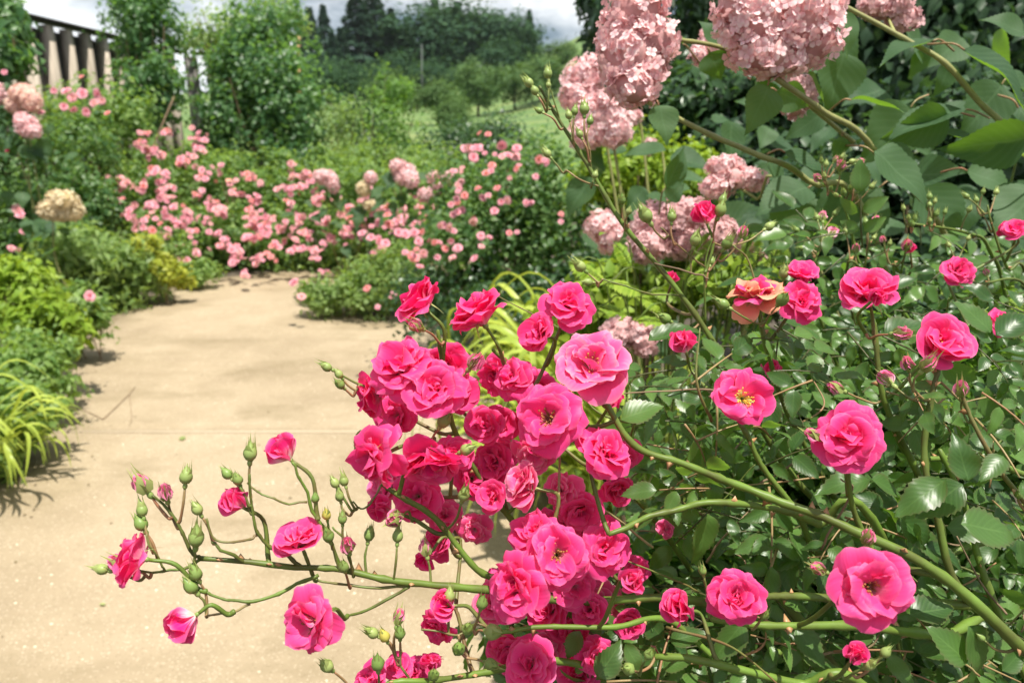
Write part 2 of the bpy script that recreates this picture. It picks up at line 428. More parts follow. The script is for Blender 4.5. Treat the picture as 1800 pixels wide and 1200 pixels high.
PET = {}
for i in range(4):
    PET['out', i] = petal(32, 10, -36, 1.04, 0.58, 0.30, 0.085, 0.05, 10 + i)
    PET['mid', i] = petal(58, 34, -4, 0.92, 0.50, 0.38, 0.11, 0.05, 20 + i)
    PET['inn', i] = petal(70, 52, 30, 0.72, 0.40, 0.40, 0.13, 0.07, 30 + i)
    PET['opn', i] = petal(52, 34, 5, 0.72, 0.42, 0.40, 0.09, 0.07, 35 + i)
    PET['cor', i] = petal(80, 78, 88, 0.50, 0.30, 0.45, 0.070, 0.05, 40 + i)
    PET['cup', i] = petal(46, 62, 22, 1.05, 0.68, 0.42, 0.075, 0.07, 50 + i)
    PET['hug', i] = petal(74, 84, 96, 1.0, 0.58, 0.55, 0.030, 0.05, 60 + i)
    PET['wrp', i] = petal(80, 92, 112, 1.0, 0.50, 0.80, 0.015, 0.02, 70 + i)
    PET['dro', i] = petal(10, -25, -60, 1.0, 0.58, 0.20, 0.060, 0.08, 80 + i)
PMESH = {}

def petal_mesh(key, mat):
    k = (key, mat.name)
    if k not in PMESH: PMESH[k] = tmesh('petal', PET[key], mat)
    return PMESH[k]

def Rz(a):
    c, s = math.cos(a), math.sin(a); return np.array([[c, -s, 0], [s, c, 0], [0, 0, 1]])
def Ry(a):
    c, s = math.cos(a), math.sin(a); return np.array([[c, 0, s], [0, 1, 0], [-s, 0, c]])
def Rx(a):
    c, s = math.cos(a), math.sin(a); return np.array([[1, 0, 0], [0, c, -s], [0, s, c]])

LAYERS = {                                     # tier, count, scale, radial shift, height
    'open': [('out', 8, 1.0, 0.0, -.03), ('mid', 7, 1.0, .0, .0), ('mid', 5, .82, .05, .02), ('opn', 5, 0.92, .10, .02)],
    'flat': [('out', 7, 1.0, 0.0, -.03), ('out', 5, .86, .04, .01), ('opn', 6, .92, .20, .0)],
    'full': [('out', 7, 1.0, 0.0, -.04), ('mid', 8, 1.0, .0, .0), ('inn', 7, 1.0, .0, .04), ('cor', 6, 1.0, -.02, .04), ('cor', 3, .8, -.05, .06)],
    'cup': [('cup', 6, 0.98, 0, -.02), ('cup', 4, .9, 0, .02), ('mid', 4, 0.9, 0, .04), ('inn', 5, 1.0, 0, .06), ('cor', 3, 1.0, -.02, .06)],
    'side': [('out', 2, 0.95, 0, -.05), ('cup', 6, 1.02, 0, -.02), ('cup', 4, .92, 0, .03), ('inn', 6, 1.2, 0, .08), ('cor', 5, 1.35, 0, .10)],
    'half': [('hug', 5, 1.15, .03, 0), ('wrp', 4, 1.15, -.01, .04), ('wrp', 3, 1.0, -.05, .06)],
    'worn': [('dro', 3, 0.95, 0, -.06), ('out', 6, 1.0, 0.0, -.03), ('mid', 7, .95, .0, .0), ('inn', 6, 1.0, .02, .02)],
}
def blossom_plan(kind, seed):
    rs = RS(seed); plan = []; a0 = rs.uniform(0, 6.28)
    for tier, n, sc, dr, dz in LAYERS[kind]:
        a0 += rs.uniform(0.3, 0.9)
        for i in range(n):
            az = a0 + 2 * math.pi * (i + rs.uniform(-.22, .22)) / n
            s = sc * rs.uniform(0.86, 1.08)
            R = Rz(az) @ Ry(rs.uniform(-.32, .26)) @ Rx(rs.uniform(-.42, .42))
            c = np.array([math.cos(az), math.sin(az), 0]) * dr
            plan.append(((tier, rs.randint(4)), R, c + np.array([0, 0, dz + rs.uniform(-.02, .02)]), np.array([s, s * rs.uniform(.9, 1.12), s])))
    return plan

def stamen_mesh(seed, mat, n=30):
    rs = RS(seed); parts = []
    for i in range(n):
        a = rs.uniform(0, 6.28); lean = rs.uniform(0.15, 0.95); h = rs.uniform(.22, .36)
        d = unit([math.cos(a) * lean, math.sin(a) * lean, 1])
        base = np.array([math.cos(a), math.sin(a), 0]) * .05; tip = base + d * h
        parts.append((tube([base, (base + tip) / 2 + [0, 0, .015], tip], .007, .006, 4, cap=False), np.eye(3), np.zeros(3), 1, 0))
        oc = T([(1, 0, 0), (-1, 0, 0), (0, 1, 0), (0, -1, 0), (0, 0, 1), (0, 0, -1)],
               [(0, 2, 4, 4), (2, 1, 4, 4), (1, 3, 4, 4), (3, 0, 4, 4), (2, 0, 5, 5), (1, 2, 5, 5), (3, 1, 5, 5), (0, 3, 5, 5)], [(0, 0, 0)] * 6)
        parts.append((oc, zframe(d + rs.uniform(-.5, .5, 3), a), tip, np.array([.03, .022, .02]), 0))
    V, F, L, ti = joined(parts)
    return tmesh('stamens', T(V, F, L), mat)
STAM_Y = [stamen_mesh(i, M_YELLOW) for i in range(2)]; STAM_B = [stamen_mesh(7 + i, M_BROWNST) for i in range(2)]

def lathe(prof, sides=9, ribs=0.0):
    n = len(prof); V, L = [], []
    for i, (r, z) in enumerate(prof):
        for j in range(sides):
            a = 2 * math.pi * j / sides; k = r * (1 + ribs * math.cos(5 * a))
            V.append((k * math.cos(a), k * math.sin(a), z)); L.append((i / (n - 1), j / sides, 0))
    return T(V, grid_faces(n, sides, True), L)

def sepal_t(out, tip=1.0, seed=0):             # one sepal, base at origin, leaning out
    V, L = [], []
    pts = [(0, .16), (.3, .26), (.6, .16), (.85, .045), (1.15, .015), (1.4, .004)]
    for i, (u, w) in enumerate(pts):
        el = math.radians(88 - out * (u ** 0.8)); 
        r = .10 + (1 - math.cos(math.radians(out) * u)) * .6 + .12 * math.sin(min(u, 1) * 2.6) * (1 if out < 60 else .2)
        if out >= 60: r = .1 + u * .62 * math.sin(math.radians(min(out, 150)) * min(1, .4 + u * .4)); 
        z = u * tip * math.cos(math.radians(out) * min(1, .35 + u * .45))
        for s in (-1, 0, 1):
            V.append((r - (abs(s) * w * .35), s * w, z)); L.append((u, s * .6, 0))
    return T(V, grid_faces(len(pts), 3), L)

BUD_PROF = [(0.02, 0), (.20, .02), (.36, .16), (.44, .38), (.42, .62), (.30, .86), (.16, 1.06), (.05, 1.24), (.012, 1.40)]
HIP_PROF = [(.04, -.44), (.09, -.40), (.15, -.31), (.175, -.20), (.155, -.08), (.13, .0), (.17, .06)]
MB_BUD = tmesh('bud_body', lathe(BUD_PROF, 10, .05), M_BUD)
MB_BUDY = tmesh('bud_body', lathe(BUD_PROF, 10, .05), M_BUDY)
MB_HIP = tmesh('receptacle', lathe(HIP_PROF, 9, .0), M_BUD)
def calyx_mesh(out, seed, mat=None):
    rs = RS(seed); parts = []
    for i in range(5):
        t = sepal_t(out * rs.uniform(.7, 1.25), rs.uniform(.9, 1.15)); s = rs.uniform(.9, 1.2)
        parts.append((t, Rz(2 * math.pi * (i + rs.uniform(-.1, .1)) / 5), np.array([0, 0, 0]), s, 0))
    V, F, L, ti = joined(parts)
    return tmesh('sepals', T(V, F, L), mat or M_SEPAL)
SEP_CLOSED = [calyx_mesh(8, i) for i in range(3)]
SEP_LOOSE = [calyx_mesh(34, 10 + i) for i in range(3)]
SEP_OPEN = [calyx_mesh(110, 20 + i) for i in range(3)]
def wrap_corolla(seed):
    parts = []
    for key, R, c, s in blossom_plan('half', seed): parts.append((PET[key], R, c, s, 0))
    return joined(parts)
_v = [wrap_corolla(i) for i in range(2)]
M_BUDPINK = petal_mat('bud_pink', [(0.0, (0.75, 0.7, 0.4)), (0.4, (0.92, 0.62, 0.66)), (0.8, (0.92, 0.25, 0.45)), (1.0, (0.9, 0.06, 0.28))], (0.95, 0.4, 0.5), 0.25)
MB_BUDPINK = [tmesh('bud_petals', T(v[0] * np.array([.85, .85, 1.05]), v[1], v[2]), M_BUDPINK) for v in _v]
CORM = {}
def corolla_mesh(kind, seed, mat):
    k = (kind, seed, mat.name)
    if k not in CORM:
        V, F, L, ti = joined([(PET[key], R, c, s, (i * .37) % 1) for i, (key, R, c, s) in enumerate(blossom_plan(kind, seed))])
        CORM[k] = mesh('corolla', V, F, L, ti, True, mat)
    return CORM[k]

# small blossom for shrubs further away: three rings of cheap petals
def far_blossom(seed, mat):
    rs = RS(seed); parts = []
    pt = {k: petal(*a, nu=3, nv=3, seed=seed + i) for i, (k, a) in enumerate({'a': (25, 5, -15, 1.0, .6), 'b': (55, 35, 15, .8, .5), 'c': (80, 80, 90, .55, .4)}.items())}
    for k, n in (('a', 5), ('b', 5), ('c', 4)):
        a0 = rs.uniform(0, 6)
        for i in range(n):
            parts.append((pt[k], Rz(a0 + 6.283 * i / n + rs.uniform(-.2, .2)) @ Ry(rs.uniform(-.2, .2)), np.zeros(3), rs.uniform(.85, 1.1), rs.uniform()))
    V, F, L, ti = joined(parts)
    return mesh('blossom', V, F, L, ti, True, mat)
FB = {n: [far_blossom(s, m) for s in range(3)] for n, m in (('pale', M_PALE), ('apri', M_APRI), ('cream', M_CREAM), ('hot', M_PETAL))}

def box_t(lo, hi, bev=0.006):
    lo, hi = np.array(lo, float), np.array(hi, float); V, F = [], []
    c = [(x, y, z) for x in (0, 1) for y in (0, 1) for z in (0, 1)]
    V = [lo + (hi - lo) * np.array(q) for q in c]
    F = [(0, 1, 3, 2), (4, 6, 7, 5), (0, 4, 5, 1), (2, 3, 7, 6), (0, 2, 6, 4), (1, 5, 7, 3)]
    return T(V, F, np.zeros((8, 3)))
def box(name, lo, hi, mat, parent):
    t = box_t(lo, hi)
    return put(name, mesh(name, t.V, t.F, t.L, np.zeros(8), False, mat), parent)
# ---------------------------------------------------------------- ground, hill and path
def height(x, y):
    x = np.asarray(x, float); y = np.asarray(y, float)
    s = np.clip((y - 15) / 30, 0, 1); s = s * s * (3 - 2 * s)
    z = s * (y - 15) * 0.052
    q = np.clip((y - 70) / 70, 0, 1); q = q * q * (3 - 2 * q)
    h = q * (np.exp(-((x - 24) / 20) ** 2) * 13 + np.exp(-((x + 14) / 40) ** 2) * 3) + np.exp(-((x - 12) / 9) ** 2 - ((y - 75) / 25) ** 2) * 4
    z = z + s * h
    z = z + s * 0.5 * np.sin(x * .11 + 1) * np.sin(y * .07)
    z = np.where(y > 230, z - (y - 230) * 0.05, z)
    return z

gx = np.concatenate([np.linspace(-900, -60, 22), np.linspace(-50, 70, 61), np.linspace(80, 900, 22)])
gy = np.concatenate([np.linspace(-60, 14, 20), np.linspace(15, 240, 90), np.linspace(260, 1500, 20)])
XX, YY = np.meshgrid(gx, gy)
ZZ = height(XX, YY)
V = np.stack([XX, YY, ZZ], 2).reshape(-1, 3)
m, nt, b, out = new_mat('soil_and_meadow')
g = N(nt, 'ShaderNodeNewGeometry'); sp = N(nt, 'ShaderNodeSeparateXYZ'); nt.links.new(g.outputs['Position'], sp.inputs[0])
n1 = N(nt, 'ShaderNodeTexNoise'); n1.inputs['Scale'].default_value = 0.35; n1.inputs['Detail'].default_value = 8
n2 = N(nt, 'ShaderNodeTexNoise'); n2.inputs['Scale'].default_value = 9; n2.inputs['Detail'].default_value = 6
nt.links.new(g.outputs['Position'], n1.inputs['Vector']); nt.links.new(g.outputs['Position'], n2.inputs['Vector'])
grass = ramp(nt, n1.outputs['Fac'], [(0.3, (0.075, 0.14, 0.04)), (0.5, (0.115, 0.19, 0.05)), (0.68, (0.19, 0.23, 0.075))])
soil = ramp(nt, n2.outputs['Fac'], [(0.3, (0.035, 0.026, 0.017)), (0.7, (0.10, 0.08, 0.055))])
far = N(nt, 'ShaderNodeMapRange'); far.inputs[1].default_value = 11; far.inputs[2].default_value = 15
nt.links.new(sp.outputs[1], far.inputs[0])
nt.links.new(mixc(nt, far.outputs[0], soil, grass), b.inputs['Base Color']); b.inputs['Roughness'].default_value = 0.95
bp = N(nt, 'ShaderNodeBump'); bp.inputs['Distance'].default_value = 0.03; nt.links.new(n2.outputs['Fac'], bp.inputs['Height']); nt.links.new(bp.outputs[0], b.inputs['Normal'])
ground = put('ground', mesh('ground', V, grid_faces(len(gy), len(gx)), mat=m))
tag(ground, 'dark planting soil rising to a green meadow hillside', kind='structure')

m, nt, b, out = new_mat('tan_granular_paving')
tcd = N(nt, 'ShaderNodeTexCoord'); pos = tcd.outputs['Object']
big = N(nt, 'ShaderNodeTexNoise'); big.inputs['Scale'].default_value = 1.1; big.inputs['Detail'].default_value = 6; big.inputs['Roughness'].default_value = .62
sml = N(nt, 'ShaderNodeTexNoise'); sml.inputs['Scale'].default_value = 170; sml.inputs['Detail'].default_value = 3
vor = N(nt, 'ShaderNodeTexVoronoi'); vor.inputs['Scale'].default_value = 150
vor2 = N(nt, 'ShaderNodeTexVoronoi'); vor2.inputs['Scale'].default_value = 60
for q in (big, sml, vor, vor2): nt.links.new(pos, q.inputs['Vector'])
c = ramp(nt, big.outputs['Fac'], [(0.30, (0.265, 0.206, 0.130)), (0.5, (0.350, 0.278, 0.182)), (0.72, (0.42, 0.340, 0.232))])
sc_ = N(nt, 'ShaderNodeSeparateColor'); nt.links.new(vor.outputs['Color'], sc_.inputs[0])
near = math_n(nt, 'LESS_THAN', vor.outputs['Distance'], 0.42)
c = mixc(nt, math_n(nt, 'MULTIPLY', math_n(nt, 'MULTIPLY', math_n(nt, 'GREATER_THAN', sc_.outputs[0], 0.82), near), 0.45), c, (0.66, 0.56, 0.42))
c = mixc(nt, math_n(nt, 'MULTIPLY', math_n(nt, 'MULTIPLY', math_n(nt, 'LESS_THAN', sc_.outputs[0], 0.20), near), 0.45), c, (0.20, 0.15, 0.09))
c = mixc(nt, math_n(nt, 'MULTIPLY', math_n(nt, 'SUBTRACT', sml.outputs['Fac'], 0.5), 0.5, clamp=True), c, (0.25, 0.18, 0.10))
sc2 = N(nt, 'ShaderNodeSeparateColor'); nt.links.new(vor2.outputs['Color'], sc2.inputs[0])
c = mixc(nt, math_n(nt, 'MULTIPLY', math_n(nt, 'MULTIPLY', math_n(nt, 'GREATER_THAN', sc2.outputs[1], 0.97), math_n(nt, 'LESS_THAN', vor2.outputs['Distance'], 0.25)), 0.8), c, (0.80, 0.70, 0.54))
# damp, mossy stains with a shape of their own
stn = N(nt, 'ShaderNodeTexNoise'); stn.inputs['Scale'].default_value = 2.3; stn.inputs['Detail'].default_value = 9; stn.inputs['Roughness'].default_value = .7
mpp = N(nt, 'ShaderNodeMapping'); mpp.inputs['Scale'].default_value = (.5, 1.0, 1); nt.links.new(pos, mpp.inputs[0]); nt.links.new(mpp.outputs[0], stn.inputs['Vector'])
sr = N(nt, 'ShaderNodeMapRange'); sr.inputs[1].default_value = 0.50; sr.inputs[2].default_value = 0.66; nt.links.new(stn.outputs['Fac'], sr.inputs[0])
c = mixc(nt, math_n(nt, 'MULTIPLY', sr.outputs[0], 0.6), c, (0.205, 0.16, 0.09))
nt.links.new(c, b.inputs['Base Color']); b.inputs['Roughness'].default_value = 0.85; b.inputs['Specular IOR Level'].default_value = 0.25
bp = N(nt, 'ShaderNodeBump'); bp.inputs['Strength'].default_value = 0.5; bp.inputs['Distance'].default_value = 0.004
nt.links.new(math_n(nt, 'ADD', sml.outputs['Fac'], math_n(nt, 'MULTIPLY', vor.outputs['Distance'], 0.5)), bp.inputs['Height']); nt.links.new(bp.outputs[0], b.inputs['Normal'])
M_PATH = m
PL = [(-330, 1330), (-180, 1060), (-40, 880), (40, 790), (82, 700), (100, 640), (190, 560), (260, 522), (330, 498), (430, 484), (530, 474), (680, 462), (900, 452)]
PR = [(1130, 1330), (1080, 1060), (1010, 880), (960, 790), (890, 700), (830, 640), (735, 566), (640, 553), (560, 546), (522, 534), (540, 510), (690, 486), (900, 474)]
def edge_line(px, seed):
    g_ = spline(np.array([G(x, y) for x, y in px])[:, :2], 8); rs = RS(seed)
    g_ = g_ + np.stack([np.interp(np.arange(len(g_)), np.arange(0, len(g_), 2), rs.uniform(-.025, .025, len(g_[::2]))), np.zeros(len(g_))], 1)
    return g_
el_, er_ = edge_line(PL, 1), edge_line(PR, 2)
JY = G(300, 760)[1]
def path_mesh(keep, z):
    rows = []
    for a, b_ in zip(el_, er_):
        rows.append([np.append(a + (b_ - a) * t, z) for t in np.linspace(0, 1, 9)])
    rows = np.array(rows)
    return rows
rows = path_mesh(None, 0.006)
ym = rows[:, :, 1].mean(1); jr = int(np.searchsorted(ym, JY))
near_rows = rows[:jr + 1].copy(); far_rows = rows[jr:].copy()
near_rows[-1, :, 1] = JY - 0.006; far_rows[0, :, 1] = JY + 0.006
near_rows[-1, :, 0] = rows[jr, :, 0]
near_rows[:-1, :, 1] = np.minimum(near_rows[:-1, :, 1], JY - .03); far_rows[1:, :, 1] = np.maximum(far_rows[1:, :, 1], JY + .03)
def slab(name, rws, parent):
    n = len(rws); V = rws.reshape(-1, 3); lo = V.copy(); lo[:, 2] = -0.05
    F = grid_faces(n, 9); k = len(V)
    ring = [i for i in range(9)] + [r * 9 + 8 for r in range(1, n)] + [(n - 1) * 9 + c_ for c_ in range(7, -1, -1)] + [r * 9 for r in range(n - 2, 0, -1)]
    F += [(ring[(i + 1) % len(ring)], ring[i], ring[i] + k, ring[(i + 1) % len(ring)] + k) for i in range(len(ring))]
    return put(name, mesh(name, np.vstack([V, lo]), F, smooth=False, mat=M_PATH), parent)
path = tag(put('path', None), 'tan granular garden path curving away between the flower beds', kind='structure')
slab('slab', near_rows, path); slab('slab', far_rows, path)
M_JOINT = plain_mat('joint_filler', (0.45, 0.36, 0.25), (0.50, 0.40, 0.28), 80, 0.8, 0.0)
x0, x1 = near_rows[-1, 0, 0], near_rows[-1, -1, 0]
box('joint_strip', (x0, JY - .009, -.02), (x1, JY + .009, .0075), M_JOINT, path)

# ---------------------------------------------------------------- fence of upright timbers
M_BOARD = plain_mat('weathered_timber', (0.36, 0.31, 0.25), (0.58, 0.50, 0.41), 7, 0.85, 0.5, 0.15, stretch=(4, 4, .35))
M_BOARDD = plain_mat('dark_boarding', (0.16, 0.15, 0.14), (0.28, 0.26, 0.24), 7, 0.9, 0.5, 0.1, stretch=(4, 4, .35))
M_CAP = plain_mat('dark_cap_rail', (0.03, 0.03, 0.03), (0.06, 0.055, 0.05), 12, 0.8, 0.3, 0.2)
FX = -5.65
fence = thing('fence', (FX, 6.6, 0), 'tall weathered timber fence of upright posts along the left edge', 'fence')
rs = RS(5); y = 6.6
while y < 13.3:
    w = rs.uniform(.10, .13); h = 2.62 + rs.uniform(-.01, .01)
    box('upright', (FX - .02, y, 0), (FX + .09, y + w, h), M_BOARD, fence)
    box('board', (FX - .075, y + w + .004, 0), (FX - .055, y + .415, h - .03), M_BOARDD, fence)
    box('board', (FX - .098, y - .03, 0), (FX - .079, y + w + .03, h - .03), M_BOARDD, fence)
    y += 0.42
box('cap_rail', (FX - .13, 6.5, 2.66), (FX + .13, 13.45, 2.69), M_CAP, fence)
fence2 = thing('fence', (-4.6, 13.6, 0), 'weathered grey board fence with open gaps behind the leafy arch', 'fence')
x = FX
while x < -4.1:
    w = rs.uniform(.19, .23)
    box('board', (x, 13.58, 0), (x + w, 13.61, 2.62 + rs.uniform(-.01, .01)), M_BOARDD, fence2)
    x += w + (.16 if rs.uniform() < .45 else .02)
box('cap_rail', (FX + .14, 13.52, 2.66), (-3.95, 13.68, 2.70), M_CAP, fence2)

# ---------------------------------------------------------------- masses of foliage
def clump_leaves(c, rad, n_cl, per, seed, rc=0.25, up=0.6, lo=0.5, zmin=None, out_w=0.7, rnd=0.6, lump=0.18):
    rs = RS(seed); c = np.asarray(c, float); rad = np.asarray(rad, float)
    d = unit(rs.normal(size=(n_cl, 3)))
    r = rs.uniform(lo, 1.0, n_cl) * (1 + lump * rs.normal(size=n_cl))
    cc = c + d * rad * r[:, None]
    k = rs.poisson(per, n_cl) + 1
    idx = np.repeat(np.arange(n_cl), k)
    off = rs.normal(size=(len(idx), 3)) * (rc * rad.mean() * rs.uniform(.6, 1.3, n_cl))[idx][:, None]
    p = cc[idx] + off
    nrm = unit(unit((p - c) / rad) * out_w + unit(off) * .4 + np.array([0, 0, up]) + rs.normal(size=p.shape) * rnd)
    tip = unit(np.cross(nrm, rs.normal(size=p.shape))); tip = unit(tip + np.array([0, 0, -.25]) + unit((p - c) / rad) * .3)
    tint = np.clip(rs.normal(.45, .16, n_cl)[idx] + rs.normal(0, .16, len(idx)), 0, 1)
    if zmin is not None:
        ok = p[:, 2] > zmin
        p, nrm, tip, tint = p[ok], nrm[ok], tip[ok], tint[ok]
    return p, tip, nrm, tint

def branches(root, base, centre, rad, n, seed, r0=0.02, mat=None, name='branch'):
    rs = RS(seed); parts = []
    for i in range(n):
        d = unit(rs.normal(size=3)); d[2] = abs(d[2]); e = np.asarray(centre) + d * np.asarray(rad) * rs.uniform(.5, .95)
        b_ = np.asarray(base) + np.append(rs.normal(size=2) * .04, 0); mid = (b_ + e) / 2 + rs.normal(size=3) * .06 * np.mean(rad) + [0, 0, .1 * rad[2]]
        parts.append((tube(spline([b_, mid, e], 4), r0 * rs.uniform(.6, 1.1), r0 * .25, 5, cap=False), np.eye(3), np.zeros(3), 1, rs.uniform()))
    V, F, L, ti = joined(parts)
    return put(name, mesh(name, V, F, L, ti, True, mat or M_TWIG), root)

def shrub(name, label, cat, base, blobs, mat, leaf, size, seed, group=None, n_br=7, br=0.012, **kw):
    base = np.asarray(base, float)
    root = thing(name, base, label, cat, group)
    ps = [clump_leaves(c, r, ncl, per, seed + 7 * i, zmin=base[2] + .01, **kw) for i, (c, r, ncl, per) in enumerate(blobs)]
    p, tip, nrm, tint = (np.concatenate(q) for q in zip(*ps))
    s = size * RS(seed + 3).uniform(.65, 1.3, len(p))
    stuff(put('foliage', scatter('foliage', leaf, p, frames(tip, nrm), s, tint, mat), root))
    cs = np.mean([b_[0] for b_ in blobs], axis=0); rr = np.max([b_[1] for b_ in blobs], axis=0)
    if n_br: branches(root, base, cs, rr, n_br, seed + 5, br)
    root['_n'] = len(p); del root['_n']
    return root, p

def add_blossoms(root, pts, kinds, sizes, seed, toward=0.6, name='blossom'):
    rs = RS(seed); hub = np.asarray(WM[root.name].translation)
    for q in pts:
        k = kinds[rs.randint(len(kinds))]; md = FB[k][rs.randint(3)]
        d = unit(unit(CAM - q) * toward + np.array([-.1, 0, .55]) + rs.normal(size=3) * .45)
        put(name, md, root, mat4(zframe(d, rs.uniform(0, 6)), q, rs.uniform(*sizes)))
# ---------------------------------------------------------------- background planting
def lm(n, d, l, tr=0.3, ro=0.5, tcol=None, spec=0.35): return leaf_mat(n, d, l, tcol, tr, ro, spec)
M_DRIFT = lm('shrub_rose_leaf', (0.065, 0.135, 0.034), (0.210, 0.310, 0.085))
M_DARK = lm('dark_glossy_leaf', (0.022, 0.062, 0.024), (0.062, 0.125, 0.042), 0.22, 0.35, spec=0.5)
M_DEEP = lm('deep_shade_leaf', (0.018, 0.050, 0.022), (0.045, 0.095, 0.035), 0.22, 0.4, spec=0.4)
M_CLIMB = lm('climber_leaf', (0.032, 0.092, 0.036), (0.118, 0.220, 0.074), 0.32, 0.4)
M_PALEC = lm('pale_climber_leaf', (0.11, 0.19, 0.06), (0.22, 0.30, 0.11), 0.35)
M_LIME = lm('lime_leaf', (0.14, 0.25, 0.02), (0.29, 0.40, 0.045), 0.33, tcol=(0.5, 0.66, 0.04))
M_GOLD = lm('golden_leaf', (0.24, 0.30, 0.03), (0.40, 0.43, 0.06), 0.35, tcol=(0.7, 0.7, 0.04))
M_OLIVE = lm('olive_leaf', (0.085, 0.155, 0.042), (0.22, 0.31, 0.095))
M_MID = lm('mid_green_leaf', (0.036, 0.098, 0.030), (0.135, 0.23, 0.07), 0.3, 0.45)
M_BRIGHT = lm('fresh_green_leaf', (0.075, 0.165, 0.035), (0.15, 0.26, 0.06))
M_HAKONE = leaf_mat('striped_grass_blade', (0.19, 0.29, 0.03), (0.42, 0.50, 0.085), (0.6, 0.68, 0.08), 0.35, 0.4, 0.4)
M_CEDAR = lm('cedar_needles', (0.015, 0.042, 0.030), (0.040, 0.084, 0.046), 0.1, 0.7, spec=0.15)
M_WOOD1 = lm('far_broadleaf', (0.019, 0.056, 0.032), (0.060, 0.125, 0.050), 0.12, 0.7, spec=0.15)
M_WOOD2 = lm('far_pale_broadleaf', (0.055, 0.115, 0.040), (0.115, 0.190, 0.060), 0.15, 0.7, spec=0.15)

def BL(x, y, d, w, h, ncl, per, dep=0.8):      # one lobe of a shrub seen at x, y, w by h pixels
    k = d / FPX / 2
    return (P(x, y, d), np.array([w * k, (w * .5 + h * .5) * k * dep, h * k]), ncl, per)
def on_ground(x, y, d):
    p = P(x, y, d); return (p[0], p[1], 0.0)

# far hillside: cedars, broadleaf trees and bushes, each a tree of its own
def cedar_crown(seed):
    rs = RS(seed); n = 3600; h = rs.uniform(0, 1, n) ** 1.25
    a = rs.uniform(0, 6.283, n); tier = .82 + .18 * np.sin(h * 46 + rs.uniform(-.5, .5, n))
    r = (1 - h) ** 1.0 * .25 * tier * np.sqrt(rs.uniform(.25, 1, n)) * (1 + .18 * np.sin(3 * a + h * 9)) + .006
    p = np.stack([np.cos(a) * r, np.sin(a) * r, .10 + h * .9], 1)
    o = np.stack([np.cos(a), np.sin(a), np.zeros(n)], 1)
    tip = unit(o + np.array([0, 0, -.45]) + rs.normal(size=(n, 3)) * .3); nrm = unit(o * .5 + [0, 0, .9] + rs.normal(size=(n, 3)) * .4)
    return scatter('crown', LF, p, frames(tip, nrm), rs.uniform(.028, .06, n) * (1.1 - .4 * h), np.clip(rs.normal(.45, .22, n), 0, 1), M_CEDAR)
def round_crown(seed, mat):
    p, tip, nrm, tint = clump_leaves((0, 0, .58), (.36, .36, .40), 90, 40, seed, rc=.15, lo=.45, lump=.12)
    return scatter('crown', LF, p, frames(tip, nrm), RS(seed).uniform(.03, .055, len(p)), tint, mat)
CED = [cedar_crown(i) for i in range(4)]
WD1 = [round_crown(20 + i, M_WOOD1) for i in range(4)]; WD2 = [round_crown(30 + i, M_WOOD2) for i in range(3)]
def trunk_t(h, r): return tmesh('trunk', tube([(0, 0, 0), (r * .3, 0, h * .5), (0, 0, h)], r, r * .3, 7), M_BARK)
TR_C, TR_W = trunk_t(.92, .018), trunk_t(.55, .022)
def far_tree(name, label, cat, x, ybase, ytop, d, crowns, trunk, i, wide=1.0, group=None):
    b_ = P(x, ybase, d); b_[2] = float(height(b_[0], b_[1])); t_ = P(x, ytop + (0 if crowns is CED else 8 if crowns is WD1 else 0), d)
    H = max(t_[2] - b_[2], 1.0)
    root = thing(name, b_, label, cat, group)
    wide = wide * (1.05 if crowns is CED else 1.1)
    M = mat4(Rz(i * 1.7) * 1.0, b_, (H * wide, H * wide, H))
    put('crown', crowns[i % len(crowns)], root, M); put('trunk', trunk, root, M)
G_C, G_W, G_B = 'cedars on the far hillside', 'broadleaf trees on the far hillside', 'bushes on the meadow slope'
ced = [(552, 150, 18, 84, 1.0, 'short dark cedar at the left end of the far ridge'), (576, 150, 14, 88, .9, 'slim dark cedar second from the left end of the ridge'),
       (604, 160, 52, 92, 1.0, 'low dark cedar just left of the tallest pair'), (634, 150, -8, 95, 1.5, 'tallest dark cedar, left one of the peaked pair'),
       (662, 150, -14, 100, 1.5, 'tall dark cedar, right one of the peaked pair'), (692, 150, 20, 108, 1.2, 'dark cedar just right of the tall peaked pair'),
       (718, 140, 36, 112, 1.1, 'dark cedar in the middle of the ridge behind round trees'), (768, 130, 4, 118, 1.1, 'dark cedar poking above the round trees mid ridge'),
       (806, 130, 8, 118, 1.2, 'dark cedar at the top right of the ridge'), (930, 130, 22, 105, 1.0, 'upright dark cedar at the right end of the ridge'),
       (540, 160, 46, 80, 1.0, 'small dark cedar half hidden by the climber top'), (590, 170, 60, 78, 1.1, 'stout dark cedar low on the left slope')]
for i, (x, yb, yt, d, w, lb) in enumerate(ced): far_tree('cedar_tree', lb, 'tree', x, yb, yt, d, CED, TR_C, i, w, G_C)
wd = [(735, 165, 10, 100, 1.5, 'rounded dark green tree left of mid ridge'), (785, 170, 2, 104, 1.5, 'broad rounded tree in the middle of the far wood'),
      (832, 165, 6, 106, 1.5, 'broad rounded tree at the crest right of mid ridge'), (872, 150, 12, 104, 1.4, 'rounded tree near the right end of the far wood'),
      (905, 150, 22, 102, 1.3, 'rounded tree beside the upright cedar at the ridge end'), (700, 190, 85, 86, 1.2, 'lower rounded tree in front of the cedars'),
      (650, 200, 105, 80, 1.3, 'low spreading tree below the tall cedar pair'), (760, 190, 95, 84, 1.4, 'low spreading dark tree in front of the mid ridge'),
      (815, 195, 105, 82, 1.4, 'dark spreading tree in front of the far wood'), (880, 165, 60, 92, 1.3, 'dark tree at the wood edge above the meadow'),
      (610, 210, 100, 70, 1.2, 'dark bushy tree low on the left hillside'), (560, 215, 90, 66, 1.3, 'dark bushy tree behind the leafy arch top')]
